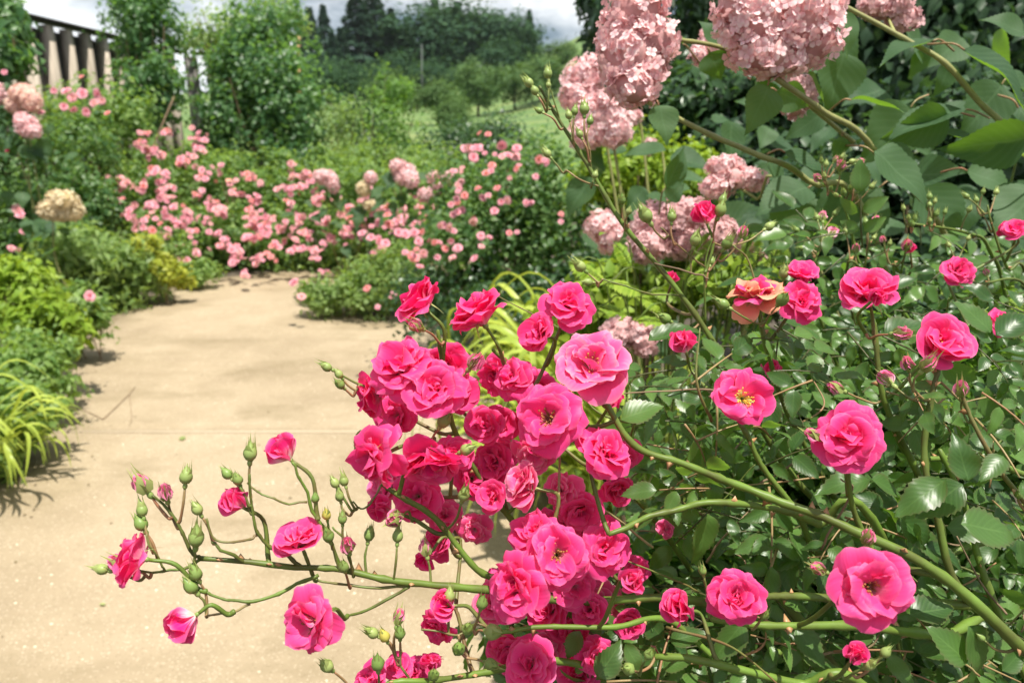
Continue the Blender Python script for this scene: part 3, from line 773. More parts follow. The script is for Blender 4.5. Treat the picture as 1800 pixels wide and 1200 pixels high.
for i, (x, yb, yt, d, w, lb) in enumerate(wd): far_tree('broadleaf_tree', lb, 'tree', x, yb, yt, d, WD1, TR_W, i, w, G_W)
bs = [(840, 175, 104, 62, 1.2, 'round pale green bush high on the meadow slope'), (770, 205, 140, 46, 1.5, 'round bush on the meadow below the wood'),
      (905, 150, 112, 66, 1.6, 'light green bush on the meadow below the ridge end'), (960, 150, 95, 70, 1.5, 'pale bush near the skyline of the right slope'),
      (690, 200, 125, 46, 1.4, 'green bush at the meadow foot left of centre'), (800, 215, 170, 36, 1.4, 'small dark bush low on the meadow'),
      (985, 120, 70, 90, 1.4, 'distant bush on the right skyline')]
for i, (x, yb, yt, d, w, lb) in enumerate(bs): far_tree('meadow_bush', lb, 'bush', x, yb, yt, d, WD2, TR_W, i, w, G_B)
M_POLE = plain_mat('pale_pole', (0.18, 0.20, 0.20), (0.26, 0.27, 0.27), 10, 0.7)
b_ = P(741, 135, 78); b_[2] = float(height(b_[0], b_[1])); t_ = P(741, 78, 78)
pole = put('utility_pole', tmesh('utility_pole', tube([b_, (b_ + t_) / 2, t_], .05, .035, 7), M_POLE)); tag(pole, 'thin grey utility pole against the dark far wood', 'pole')

# green hedge and shrubs between the garden and the meadow
shrub('garden_shrub', 'tall fresh green shrub with loose shoots left of centre', 'shrub', on_ground(665, 250, 12.5),
      [BL(665, 235, 12.5, 140, 130, 70, 34), BL(690, 160, 12.5, 70, 60, 20, 26)], M_BRIGHT, LS, .085, 101, rc=.2)
shrub('garden_shrub', 'wide dark green shrub bank below the meadow, right of centre', 'shrub', on_ground(840, 250, 11.5),
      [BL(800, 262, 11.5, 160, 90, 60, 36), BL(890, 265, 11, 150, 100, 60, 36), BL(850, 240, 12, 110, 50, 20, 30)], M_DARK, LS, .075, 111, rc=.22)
shrub('garden_shrub', 'yellowish thin leaved shrub beside the leafy arch', 'shrub', on_ground(597, 250, 10.8),
      [BL(597, 225, 10.8, 62, 110, 34, 22), BL(600, 285, 10.2, 80, 70, 22, 28)], M_OLIVE, LS, .055, 121, rc=.2)
shrub('garden_shrub', 'low green shrub tucked behind the pink drift at centre', 'shrub', on_ground(660, 320, 9.6),
      [BL(640, 285, 9.6, 130, 90, 40, 34), BL(740, 290, 9.4, 110, 70, 36, 34)], M_DRIFT, LS, .06, 131, rc=.22)
shrub('garden_shrub', 'dark twiggy shrub gap between olive shrub and hedge', 'shrub', on_ground(640, 300, 11.4),
      [BL(635, 240, 11.4, 80, 140, 40, 30)], M_DEEP, LS, .065, 141, rc=.22)

# climbers on the fence and the leafy arch
shrub('climbing_plant', 'dark green climber mounded over the timber fence top', 'climber', on_ground(255, 250, 9.4),
      [BL(250, 60, 9.4, 120, 150, 60, 40), BL(270, 165, 9.2, 120, 140, 56, 40), BL(240, -10, 9.6, 110, 110, 36, 36)], M_CLIMB, LS, .085, 151, rc=.2, n_br=9, br=.02)
shrub('climbing_plant', 'big leafy climber covering a garden arch behind the drift', 'climber', on_ground(460, 300, 11.0),
      [BL(465, 60, 11.2, 150, 110, 54, 36), BL(455, 110, 11.1, 190, 110, 60, 38), BL(440, 150, 11, 170, 130, 70, 40),  BL(500, 200, 10.8, 150, 200, 80, 42), BL(400, 230, 11, 110, 170, 60, 40), BL(520, 280, 10.6, 110, 100, 34, 36)], M_CLIMB, LS, .095, 161, rc=.17, n_br=9, br=.02)
shrub('climbing_plant', 'pale loose climber shoots above the leafy arch', 'climber', on_ground(450, 300, 12.4),
      [BL(430, 62, 12.4, 220, 70, 62, 30), BL(485, 35, 12.4, 110, 100, 40, 30), BL(350, 75, 12.4, 90, 40, 22, 22)], M_PALEC, LS, .085, 171, rc=.2, n_br=6, br=.02)
shrub('climbing_plant', 'leafy shoots hanging at the top left corner by the fence', 'climber', on_ground(5, 200, 6.6),
      [BL(2, 45, 6.6, 62, 170, 34, 26), BL(-30, 130, 6.4, 120, 150, 40, 34)], M_CLIMB, LS, .10, 181, rc=.2, n_br=5, br=.02)
shrub('climbing_plant', 'sprawling green climber low on the fence below the uprights', 'climber', on_ground(200, 250, 8.8),
      [BL(150, 190, 8.7, 130, 110, 46, 30), BL(225, 205, 8.6, 120, 100, 40, 30), BL(95, 230, 7.9, 150, 100, 40, 34)], M_DRIFT, LS, .07, 191, rc=.2, n_br=8, br=.014)
p0 = P(280, 232, 8.4); p1 = P(306, 170, 8.5)
tag(put('bamboo_cane', tmesh('bamboo_cane', tube(np.linspace(p0 - (p1 - p0) * 1.6, p1, 6), .012, .009, 7), M_TWIG)), 'leaning tan garden cane below the dark climber', 'cane')
p0 = P(524, 330, 11.9); p1 = P(524, 66, 11.9); p0[2] = 0
tag(put('arch_post', tmesh('arch_post', tube(np.linspace(p0, p1, 5), .038, .034, 8), plain_mat('orange_wood', (0.42, 0.25, 0.12), (0.55, 0.36, 0.2), 20, .7))), 'slim orange brown post rising above the leafy arch', 'post')

# ---- the drift of soft pink roses along the far side of the path
CL = [(255, 236, 4), (296, 236, 5), (246, 256, 6), (262, 266, 7), (276, 272, 4), (338, 236, 3), (352, 248, 3), (352, 258, 2), (158, 278, 4), (168, 296, 7), (150, 312, 6), (182, 320, 4), (214, 325, 6),
      (246, 326, 5), (272, 300, 6), (286, 312, 6), (292, 330, 5), (322, 288, 6), (334, 281, 4), (356, 310, 4), (382, 302, 4), (290, 346, 4), (268, 358, 5), (302, 364, 5), (326, 372, 4), (240, 392, 4),
      (226, 380, 4), (230, 368, 3), (296, 384, 5), (312, 394, 4), (334, 390, 3), (360, 392, 3), (366, 350, 4), (376, 366, 7), (388, 376, 5), (352, 346, 3), (404, 322, 5), (412, 338, 4), (430, 310, 3),
      (446, 316, 4), (452, 358, 4), (442, 352, 3), (438, 372, 4), (440, 392, 4), (458, 396, 6), (470, 386, 6), (468, 402, 5), (508, 292, 2), (518, 314, 5), (540, 306, 6), (552, 320, 6), (505, 336, 3),
      (530, 334, 4), (560, 346, 4), (510, 362, 3), (556, 352, 5), (526, 384, 5), (560, 384, 6), (570, 392, 5), (316, 432, 5), (346, 440, 4), (322, 456, 2), (396, 430, 6), (410, 442, 7), (422, 446, 4),
      (446, 456, 5), (462, 416, 6), (454, 402, 4), (476, 450, 3), (520, 436, 4), (550, 446, 4), (566, 438, 3), (494, 398, 3), (520, 408, 3), (580, 420, 4), (600, 400, 4), (608, 380, 5), (616, 366, 5),
      (590, 352, 4), (340, 410, 2), (378, 412, 2), (432, 416, 4), (430, 482, 2), (570, 482, 1), (500, 424, 4), (536, 416, 3), (482, 428, 4), (640, 360, 5), (650, 340, 4), (625, 400, 3), (284, 410, 2), (200, 350, 3), (182, 340, 3), (260, 376, 2)]
def drift_depth(y, x=0): return 6.95 + (480 - y) / 240 * 1.55 - max(0, x - 600) * .0075
CL += [(x_, y_, n_) for x_, y_, n_ in [(690, 400, 4), (706, 388, 4), (724, 396, 5), (742, 380, 4), (664, 392, 5), (676, 366, 4), (655, 378, 4), (760, 372, 4), (775, 350, 5), (750, 350, 5), (735, 340, 4), (790, 390, 3), (632, 388, 4), (612, 412, 4), (640, 420, 4), (668, 440, 3), (700, 372, 4), (720, 362, 4)]]
cents = [(195, 330), (275, 340), (350, 380), (420, 390), (500, 380), (575, 375), (640, 375), (730, 385)]
lbls = ['soft pink rose shrub at the left end of the drift, below the fence climber', 'tall soft pink rose shrub in the drift beneath the leaning garden cane',
        'soft pink rose shrub in the drift in front of the arch, left side', 'dense soft pink rose shrub at the path bend, in front of the arch',
        'soft pink rose shrub right of the densest drift clusters by the far bend', 'soft pink rose shrub beside the pale pink hydrangea heads at the bend',
        'soft pink rose shrub below the dusty pink hydrangea heads near the centre',
        'soft pink rose shrub at the right end of the drift, against the dark shrub']
drift = []
for i, (cx, cyy) in enumerate(cents):
    d = drift_depth(cyy, cx) + .45; k_ = .0075 * max(0, cx - 600)
    blobs = [BL(cx, 425, drift_depth(425) + .45 - k_, 118, 120, 46, 40), BL(cx + 8, 350, drift_depth(350) + .4 - k_, 112, 130, 46, 40), BL(cx - 6, 290, drift_depth(290) + .35 - k_, 90, 90 if i < 3 else 50, 26 if i < 6 else 8, 34)]
    if i == 0: blobs = blobs[1:]
    root, p = shrub('rose_shrub', lbls[i], 'rose shrub', on_ground(cx, 420, d), blobs, M_DRIFT, LS, .062, 200 + 11 * i, 'soft pink rose drift', rc=.2, n_br=9, br=.009)
    drift.append(root)
rs = RS(77)
for x, y, n in CL:
    i = int(np.argmin([abs(x - c_[0]) for c_ in cents])); d = drift_depth(y, x) - .28
    pts = [P(x + rs.normal() * 7, y + rs.normal() * 6, d + rs.uniform(-.07, .07)) for _ in range(n + 1 + rs.randint(3))]
    add_blossoms(drift[i], pts, ['pale', 'pale', 'pale', 'pale', 'cream', 'cream', 'apri'], (.024, .050), int(x * 7 + y), 0.7)

# ---- dark rose shrub right of the path with scattered pink and apricot blossoms
root, p = shrub('rose_shrub', 'large dark leaved rose shrub with scattered pink blossoms right of the path', 'rose shrub', on_ground(900, 500, 4.5),
      [BL(900, 330, 4.5, 230, 170, 80, 46), BL(850, 430, 4.4, 260, 190, 90, 46), BL(990, 380, 4.3, 230, 260, 90, 46)], M_MID, LS, .042, 301, rc=.19, n_br=14, br=.008)
bl = [(838, 262, 'pale', .040), (832, 278, 'pale', .036), (882, 255, 'pale', .032), (908, 261, 'pale', .030), (893, 275, 'pale', .034), (906, 277, 'cream', .030), (942, 311, 'pale', .024), (844, 235, 'apri', .02),
      (858, 236, 'apri', .02), (840, 332, 'apri', .024), (848, 348, 'pale', .028), (858, 344, 'pale', .02), (874, 331, 'apri', .024), (804, 374, 'pale', .028), (812, 370, 'pale', .026), (796, 378, 'pale', .022), (738, 470, 'pale', .028),
      (986, 377, 'apri', .018), (986, 390, 'pale', .018), (664, 423, 'pale', .036), (652, 418, 'pale', .03), (678, 428, 'pale', .03), (700, 410, 'pale', .032), (712, 412, 'pale', .034), (728, 410, 'pale', .032), (742, 408, 'apri', .03),
      (736, 425, 'pale', .028), (680, 365, 'apri', .028), (681, 378, 'apri', .026), (683, 395, 'apri', .03), (1065, 300, 'pale', .02), (1066, 312, 'apri', .016), (1128, 320, 'hot', .016), (835, 455, 'pale', .03)]
rs = RS(8)
for cx_, cy_, n_ in [(792, 352, 4), (815, 330, 4), (800, 300, 4), (775, 400, 4), (760, 430, 4), (800, 420, 3), (830, 390, 3), (860, 300, 3), (880, 360, 3), (910, 300, 3), (845, 420, 3), (780, 450, 3), (930, 350, 2), (950, 280, 3), (820, 270, 3), (870, 270, 3), (720, 450, 3), (740, 440, 3), (900, 400, 2)]:
    bl += [(cx_ + rs.normal() * 9, cy_ + rs.normal() * 7, ('pale', 'pale', 'cream', 'apri')[rs.randint(4)], rs.uniform(.016, .030)) for _ in range(n_)]
for x, y, k, s in bl:
    add_blossoms(root, [P(x, y, 3.75 + rs.uniform(-.05, .25))], [k], (s * .9, s), int(x + y), 1.0)

# ---- low mounds and bedding at the path edges
def bed(name, label, x, yb, d, blobs, mat, leaf, size, seed, cat='plant', **kw):
    return shrub(name, label, cat, on_ground(x, yb, d), blobs, mat, leaf, size, seed, n_br=6, br=.005, **kw)
root, p = bed('low_rose_mound', 'low rose mound jutting into the path at the right', 610, 520, 5.75,
    [BL(580, 520, 5.75, 120, 66, 40, 46), BL(650, 515, 5.7, 130, 90, 46, 46), BL(700, 490, 5.6, 110, 120, 40, 44)], M_OLIVE, LS, .042, 321, rc=.2)
for x, y, k, s in [(518, 497, 'pale', .045), (530, 522, 'cream', .035), (646, 507, 'apri', .035), (690, 520, 'pale', .04), (664, 540, 'pale', .025)]:
    add_blossoms(root, [P(x, y, 5.35)], [k], (s * .9, s), int(x + y), 1.0)
bed('shade_shrub', 'dark shrub mass between rose mound and striped grass', 800, 500, 4.3, [BL(800, 520, 4.3, 240, 120, 60, 46), BL(900, 560, 3.9, 240, 130, 50, 44), BL(1010, 500, 4.1, 200, 140, 50, 40)], M_DARK, LS, .04, 331, cat='shrub', rc=.2)
bed('lavender_clump', 'grey green spiky bedding plant at the left path edge', 190, 500, 6.0,
    [BL(180, 480, 6.0, 190, 140, 70, 44), BL(130, 450, 5.8, 150, 110, 46, 44), BL(250, 490, 6.2, 100, 70, 26, 40)], M_OLIVE, LN, .085, 341, rc=.2, up=.2)
bed('golden_shrub', 'yellow leaved shrub spilling over the left path edge', 280, 470, 6.1,
    [BL(262, 442, 6.1, 60, 60, 24, 30), BL(290, 472, 6.1, 60, 46, 22, 30), BL(322, 494, 6.2, 40, 20, 10, 20)], M_GOLD, LS, .05, 351, rc=.2)
bed('green_bedding', 'leafy green bedding along the drift foot at the left bend', 350, 480, 6.75,
    [BL(345, 476, 6.75, 80, 46, 24, 36), BL(300, 450, 6.9, 100, 70, 30, 40)], M_DRIFT, LS, .045, 361, rc=.2)
root, p = bed('leafy_plant', 'dark leafy rose plant with one pink flower at the left path edge', 140, 560, 4.6,
    [BL(120, 555, 4.6, 140, 110, 46, 38), BL(150, 545, 4.5, 70, 70, 20, 30)], M_DRIFT, LS, .05, 371, rc=.2)
add_blossoms(root, [P(157, 521, 4.35)], ['pale'], (.036, .038), 4, 1.0)
bed('lime_shrub', 'bright lime green shrub at the left edge', 30, 560, 4.0,
    [BL(35, 520, 4.0, 130, 130, 54, 36), BL(75, 575, 3.9, 120, 80, 34, 34), BL(-20, 480, 4.0, 120, 80, 30, 34)], M_LIME, leaf_small(.24, .3, .3), .06, 381, cat='shrub', rc=.2)
bed('shade_bedding', 'dark low bedding below the lime shrub at the left path edge', 20, 700, 3.5,
    [BL(40, 660, 3.5, 150, 130, 50, 40), BL(20, 740, 3.2, 130, 130, 50, 40), BL(75, 620, 3.7, 110, 60, 26, 34), BL(-60, 800, 3.0, 140, 140, 40, 40)], M_DRIFT, LS, .042, 391, rc=.2)
root, p = bed('dark_rose_shrub', 'dark rose shrub at the left below the tall hydrangea heads', 60, 380, 6.8,
    [BL(60, 300, 6.8, 200, 170, 70, 40), BL(40, 390, 6.4, 190, 130, 60, 40), BL(150, 250, 7.6, 130, 110, 40, 36), BL(160, 370, 6.9, 120, 120, 40, 36), BL(90, 420, 6.2, 170, 60, 30, 36)], M_MID, LS, .06, 401, cat='rose shrub', rc=.2)
for x, y, k, s in [(118, 162, 'pale', .05), (128, 172, 'cream', .05), (145, 165, 'pale', .05), (113, 188, 'pale', .042), (129, 192, 'pale', .034), (150, 197, 'pale', .045), (172, 165, 'pale', .046), (166, 182, 'cream', .045), (180, 178, 'cream', .04),
                   (95, 160, 'pale', .034), (8, 128, 'pale', .03), (72, 198, 'pale', .034), (30, 368, 'cream', .05), (36, 378, 'pale', .045), (40, 408, 'pale', .034), (72, 404, 'hot', .03), (86, 396, 'hot', .026), (98, 430, 'hot', .034), (20, 437, 'cream', .036), (32, 440, 'cream', .03), (144, 136, 'apri', .024), (190, 200, 'apri', .03), (13, 264, 'hot', .02)]:
    add_blossoms(root, [P(x, y, 5.9)], [k], (s * .9, s), int(x + y), 1.0)

# ---- arching striped grass clumps: every blade a piece of its own
def blade_t(seed):
    rs = RS(seed); n = 15; V, L = [], []
    for i in range(n):
        u = i / (n - 1); ang = .25 + 2.0 * u ** 1.15
        x = .62 * u + .12 * math.sin(u * 3); z = math.sin(u * 2.25) * .46 - .10 * u ** 3; w = .0115 * math.sin(math.pi * (u * .86 + .08)) ** .7 * (1.0 if i < n - 1 else .1)
        for s in (-1, 0, 1): V.append((x, s * w + .03 * math.sin(u * 2 + seed), z + abs(s) * w * .35)); L.append((u, s, 0))
    return T(V, grid_faces(n, 3), L)
BLD = [tmesh('blade', blade_t(i), M_HAKONE) for i in range(4)]
def grass_clump(label, base, n, az, spread, size, seed, hgt=1.0):
    root = thing('striped_grass', base, label, 'ornamental grass'); rs = RS(seed)
    for i in range(n):
        a = az + rs.normal() * spread; s = size * rs.uniform(.6, 1.15)
        b2 = np.asarray(base) + np.append(rs.normal(size=2) * .05, 0)
        put('blade', BLD[rs.randint(4)], root, mat4(Rz(a) @ Ry(rs.uniform(-.35, .30)) @ Rx(rs.uniform(-.4, .4)), b2, (s, s, s * hgt * rs.uniform(.75, 1.15))))
    return root
grass_clump('yellow green striped grass arching over the left path edge', (G(-75, 850)[0], G(-75, 850)[1], 0), 130, -.5, .9, .70, 1, 1.15)
grass_clump('yellow striped grass arching behind the foremost pink roses', (.46, 2.75, .0), 190, 2.7, .75, 1.2, 2, 1.2)
grass_clump('lower yellow grass tuft right behind the pink rose cluster', (.46, 2.45, .0), 120, 2.6, .8, 1.0, 3, 1.1)

# ---- trees at the upper right and shrubs behind the hydrangea
def garden_tree(label, base, top, blobs, mat, leaf, size, seed, r0=.07, **kw):
    base = np.asarray(base, float); root = thing('garden_tree', base, label, 'tree')
    ps = [clump_leaves(c, r, ncl, per, seed + 7 * i, **kw) for i, (c, r, ncl, per) in enumerate(blobs)]
    p, tip, nrm, tint = (np.concatenate(q) for q in zip(*ps)); rs = RS(seed)
    tip = unit(tip + np.array([0, 0, -.8]))
    stuff(put('crown', scatter('crown', leaf, p, frames(tip, nrm), size * rs.uniform(.6, 1.3, len(p)), tint, mat), root))
    top = np.asarray(top, float)
    put('trunk', tmesh('trunk', tube(spline([base, (base + top) / 2 + [.1, .05, 0], top], 5), r0, r0 * .5, 9, .06, seed), M_BARK), root)
    for i, (c, r, ncl, per) in enumerate(blobs):
        put('limb', tmesh('limb', tube(spline([base + (top - base) * .7, (top + c) / 2 + [0, 0, .15], c + r * [.3, 0, .2]], 5), r0 * .45, r0 * .1, 6), M_BARK), root)
    return root
garden_tree('dark drooping tree behind the large pink hydrangea heads', P(1130, 300, 6.2) * [1, 1, 0], P(1120, -60, 6.2),
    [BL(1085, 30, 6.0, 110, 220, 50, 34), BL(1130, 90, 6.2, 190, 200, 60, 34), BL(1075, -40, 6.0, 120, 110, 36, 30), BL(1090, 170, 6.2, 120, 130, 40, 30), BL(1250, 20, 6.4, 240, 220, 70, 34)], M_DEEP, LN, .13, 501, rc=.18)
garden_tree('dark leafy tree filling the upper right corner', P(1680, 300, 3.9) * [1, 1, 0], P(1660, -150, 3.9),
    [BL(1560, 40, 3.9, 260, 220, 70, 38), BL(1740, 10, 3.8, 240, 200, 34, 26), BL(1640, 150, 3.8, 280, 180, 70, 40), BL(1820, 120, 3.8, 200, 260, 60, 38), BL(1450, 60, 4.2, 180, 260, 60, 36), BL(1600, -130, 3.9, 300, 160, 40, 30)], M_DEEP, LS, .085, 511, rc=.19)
shrub('backing_shrub', 'mid green leafy shrub behind the hydrangea stems', 'shrub', on_ground(1220, 300, 3.3),
    [BL(1200, 190, 3.2, 220, 170, 70, 40), BL(1330, 230, 3.1, 240, 220, 80, 40), BL(1130, 330, 3.3, 160, 200, 40, 36)], M_DARK, LS, .055, 521, rc=.18)
shrub('golden_shrub', 'yellow green shrub glowing between the hydrangea heads', 'shrub', on_ground(1130, 300, 2.9),
    [BL(1110, 290, 2.9, 190, 110, 70, 36), BL(1200, 310, 2.8, 150, 110, 46, 36), BL(1060, 330, 3.0, 110, 90, 26, 30)], M_LIME, LS, .030, 531, rc=.2)
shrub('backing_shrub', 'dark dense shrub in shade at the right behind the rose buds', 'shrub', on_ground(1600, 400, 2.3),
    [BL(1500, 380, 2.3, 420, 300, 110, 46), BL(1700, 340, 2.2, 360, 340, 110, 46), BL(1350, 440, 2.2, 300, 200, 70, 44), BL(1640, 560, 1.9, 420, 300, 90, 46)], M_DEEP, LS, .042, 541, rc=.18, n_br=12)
shrub('lime_plant', 'leafy lime green plant glimpsed behind the tall budded cane', 'plant', on_ground(1120, 520, 1.6),
    [BL(1090, 530, 1.6, 170, 110, 26, 22), BL(1190, 500, 1.55, 150, 90, 24, 22), BL(1300, 490, 1.5, 130, 70, 18, 20), BL(1010, 560, 1.65, 130, 110, 18, 20)], M_LIME, leaf_small(.3, .3, .3), .034, 551, rc=.2)
# finely cut lime foliage showing through the rose bush
def fern_plant(label, base, fronds, seed):
    root = thing('lime_fern', base, label, 'fern'); rs = RS(seed)
    for q0, q1, L_ in fronds:
        d = unit(q1 - q0); up = np.array([0, -.35, .9]); sdv = unit(np.cross(d, up)); n = 15; pos, tips, nr, ss = [], [], [], []
        for i in range(1, n + 1):
            u = i / n
            for s in (-1, 1):
                pos.append(q0 + (q1 - q0) * u + up * .05 * L_ * math.sin(u * 3)); tips.append(unit(sdv * s + d * .55)); nr.append(up + rs.normal(size=3) * .2); ss.append(L_ * .42 * math.sin(math.pi * (u * .8 + .18)) )
        put('frond', scatter('frond', leaf_small(.2, .2, .2), np.array(pos), frames(np.array(tips), np.array(nr)), np.array(ss), rs.uniform(0, 1, len(pos)), M_LIME), root)
        put('stalk', tmesh('stalk', tube(spline([np.asarray(base, float) + [0, 0, .02], (q0 + np.asarray(base)) / 2, q0, q1], 4), .003, .0012, 5), M_CANE), root)
fr = []
rs = RS(31)
for x, y, l in [(rs.uniform(1040, 1360), rs.uniform(455, 590), rs.uniform(.05, .09)) for _ in range(34)]:
    q = P(x, y, 1.45 + rs.uniform(-.15, .15)); fr.append((q, q + face(rs.uniform(-1, .6), rs.uniform(-.1, .7), rs.uniform(0, .6)) * l, l))
fern_plant('lime green ferny plant behind the tall budded rose cane', (P(1180, 500, 1.5)[0], P(1180, 500, 1.5)[1], 0), fr, 1)
fr = []
for x, y, l in [(1640, 520, .11), (1690, 530, .11), (1720, 540, .12), (1660, 500, .1), (1790, 270, .05), (1700, 560, .1)]:
    q = P(x, y, 1.15); fr.append((q, q + face(rs.uniform(-.6, .6), rs.uniform(-.3, .5), .4) * l, l))
fern_plant('small lime ferny plant under the round red rose at the right', (P(1680, 560, 1.15)[0], P(1680, 560, 1.15)[1], 0), fr, 2)

shrub('shade_bedding', 'low dark bedding in the shade under the ferny plants', 'plant', (.62, 1.75, 0),
    [(np.array([.55, 1.75, .22]), np.array([.30, .38, .26]), 46, 34), (np.array([.95, 1.8, .30]), np.array([.34, .40, .34]), 46, 34)], M_MID, LS, .045, 561, rc=.2)
# ---------------------------------------------------------------- hydrangeas
def floret_t(w=.44, lift=.25):
    V, F, L = [], [], []
    for k in range(4):
        a = k * math.pi / 2; R = Rz(a); n = len(V)
        for x, y, z, u, v in [(0, .04, 0, 0, 0), (-w, .5, lift * .6, .5, -.8), (w, .5, lift * .6, .5, .8), (-w * .75, .9, lift * .7, .9, -.7), (w * .75, .9, lift * .7, .9, .7), (0, 1.02, lift * .4, 1, 0)]:
            V.append(R @ np.array([x, y, z])); L.append((u, v, 0))
        F += [(n, n + 2, n + 1), (n + 1, n + 2, n + 4), (n + 1, n + 4, n + 3), (n + 3, n + 4, n + 5)]
    return T(V, F, L)
FLO = floret_t()
M_CORE = plain_mat('flower_head_core', (0.52, 0.28, 0.28), (0.62, 0.36, 0.34), 60, .8)
M_COREC = plain_mat('cream_head_core', (0.42, 0.33, 0.16), (0.5, 0.4, 0.2), 60, .8)
def head(root, lobes, d, fl, mat, seed, dens=1.0, core=M_CORE, label=None):
    rs = RS(seed); ps, ns, cor = [], [], []
    sph = lathe([(max(.02, math.sin(t)), -math.cos(t)) for t in np.linspace(0, math.pi, 8)], 10)
    for i, (x, y, w, h) in enumerate(lobes):
        k = d / FPX / 2; c = P(x, y, d + rs.uniform(-.01, .01) * d); r = np.array([w * k, (w + h) * .5 * k, h * k])
        n = int(dens * 4 * math.pi * (r.mean() ** 2) / (fl * fl * .52)); dv = unit(rs.normal(size=(n, 3)))
        bump = 1 + .06 * np.sin(dv[:, 0] * 7 + i) * np.sin(dv[:, 2] * 6 + dv[:, 1] * 5)
        ps.append(c + dv * r * (bump * rs.uniform(.84, 1.10, n))[:, None]); ns.append(unit(dv / r) + rs.normal(size=(n, 3)) * .48)
        cor.append((sph, np.eye(3), c, r * .86, 0))
    p, nn = np.concatenate(ps), unit(np.concatenate(ns))
    V, F, L, ti = joined(cor)
    o = put('flower_head', mesh('flower_head', V, F, L, ti, True, core), root)
    if label: o['label'] = label
    tip = unit(np.cross(nn, rs.normal(size=nn.shape)))
    stuff(put('florets', scatter('florets', FLO, p, frames(tip, nn), fl * rs.uniform(.42, .68, len(p)), rs.uniform(0, 1, len(p)), mat), o))
    return o
HL = [tmesh('leaf', leaf_hero(.36, .26, .26, 15, -.10, .022, .022, i, 1.15), M_HYDLEAF) for i in range(4)]
def place_leaf(root, meshes, b_, t_, nrm, wide, seed, name='leaf'):
    b_ = np.asarray(b_); t_ = np.asarray(t_); L_ = np.linalg.norm(t_ - b_)
    R = frames(t_ - b_, nrm)[0]
    return put(name, meshes[seed % len(meshes)], root, mat4(R, b_, (L_ * wide, L_, L_)))
def stem(root, pts, r0, r1, mat, name='stem', sub=6, sides=7, wob=0.05):
    q = spline(pts, sub)
    return put(name, tmesh(name, tube(q, r0, r1, sides, wob, len(q)), mat), root), q

HB = np.array([1.15, 1.45, 0.0])
hyd = thing('hydrangea_bush', HB, 'pink mophead hydrangea bush with large leaves at the upper right', 'hydrangea')
H1 = [(1118, 15, 104, 90), (1103, 95, 104, 120), (1150, 68, 84, 80), (1112, 150, 90, 70), (1085, 60, 66, 80), (1140, 118, 70, 70)]
H2 = [(1330, 40, 130, 120), (1400, 30, 140, 130), (1345, 92, 120, 80), (1425, 70, 100, 90), (1300, 10, 90, 90), (1375, 105, 90, 60), (1440, 15, 80, 80)]
head(hyd, H1, .98, .0155, M_HYD, 1, label='tall pink flower head at the top, left of the widest one')
head(hyd, H2, .94, .0155, M_HYD, 2, label='widest pink flower head at the top edge')
head(hyd, [(1545, 10, 70, 46), (1590, 32, 62, 40), (1570, 8, 60, 40)], 1.12, .0125, M_HYDS, 3)
head(hyd, [(1250, 75, 46, 50), (1228, 98, 30, 30)], 1.35, .012, M_HYD, 4)
head(hyd, [(1405, 165, 60, 60), (1395, 190, 40, 36)], 1.25, .012, M_HYDS, 5)
head(hyd, [(1275, 295, 66, 44), (1262, 330, 56, 40), (1322, 316, 48, 36), (1290, 312, 40, 36)], 1.35, .012, M_HYD, 6)
for pts, r0, r1 in [([HB, P(1700, 560, 1.25), P(1545, 275, 1.05), P(1450, 198, .99), P(1364, 138, .95)], .005, .0036),
                    ([HB, P(1560, 480, 1.2), P(1420, 318, 1.08), P(1330, 272, 1.04), P(1255, 240, 1.01), P(1185, 205, .99), P(1140, 180, .98)], .005, .003),
                    ([HB, P(1860, 400, 1.15), P(1780, 242, 1.06), P(1722, 180, 1.05), P(1662, 112, 1.04), P(1600, 74, 1.05), P(1520, 30, 1.06), P(1440, -12, 1.06)], .005, .003),
                    ([P(1500, 250, 1.25), P(1380, 150, 1.15), P(1290, 92, 1.05), P(1205, 72, 1.0), P(1160, 70, .99)], .004, .0026),
                    ([P(1600, 74, 1.05), P(1575, 60, 1.08), P(1560, 30, 1.12)], .003, .002), ([P(1450, 200, 1.0), P(1420, 180, 1.1), P(1405, 170, 1.2)], .0028, .002),
                    ([HB, P(1420, 420, 1.3), P(1330, 350, 1.33), P(1290, 325, 1.35)], .004, .002)]:
    stem(hyd, pts, r0, r1, M_HYDSTEM)
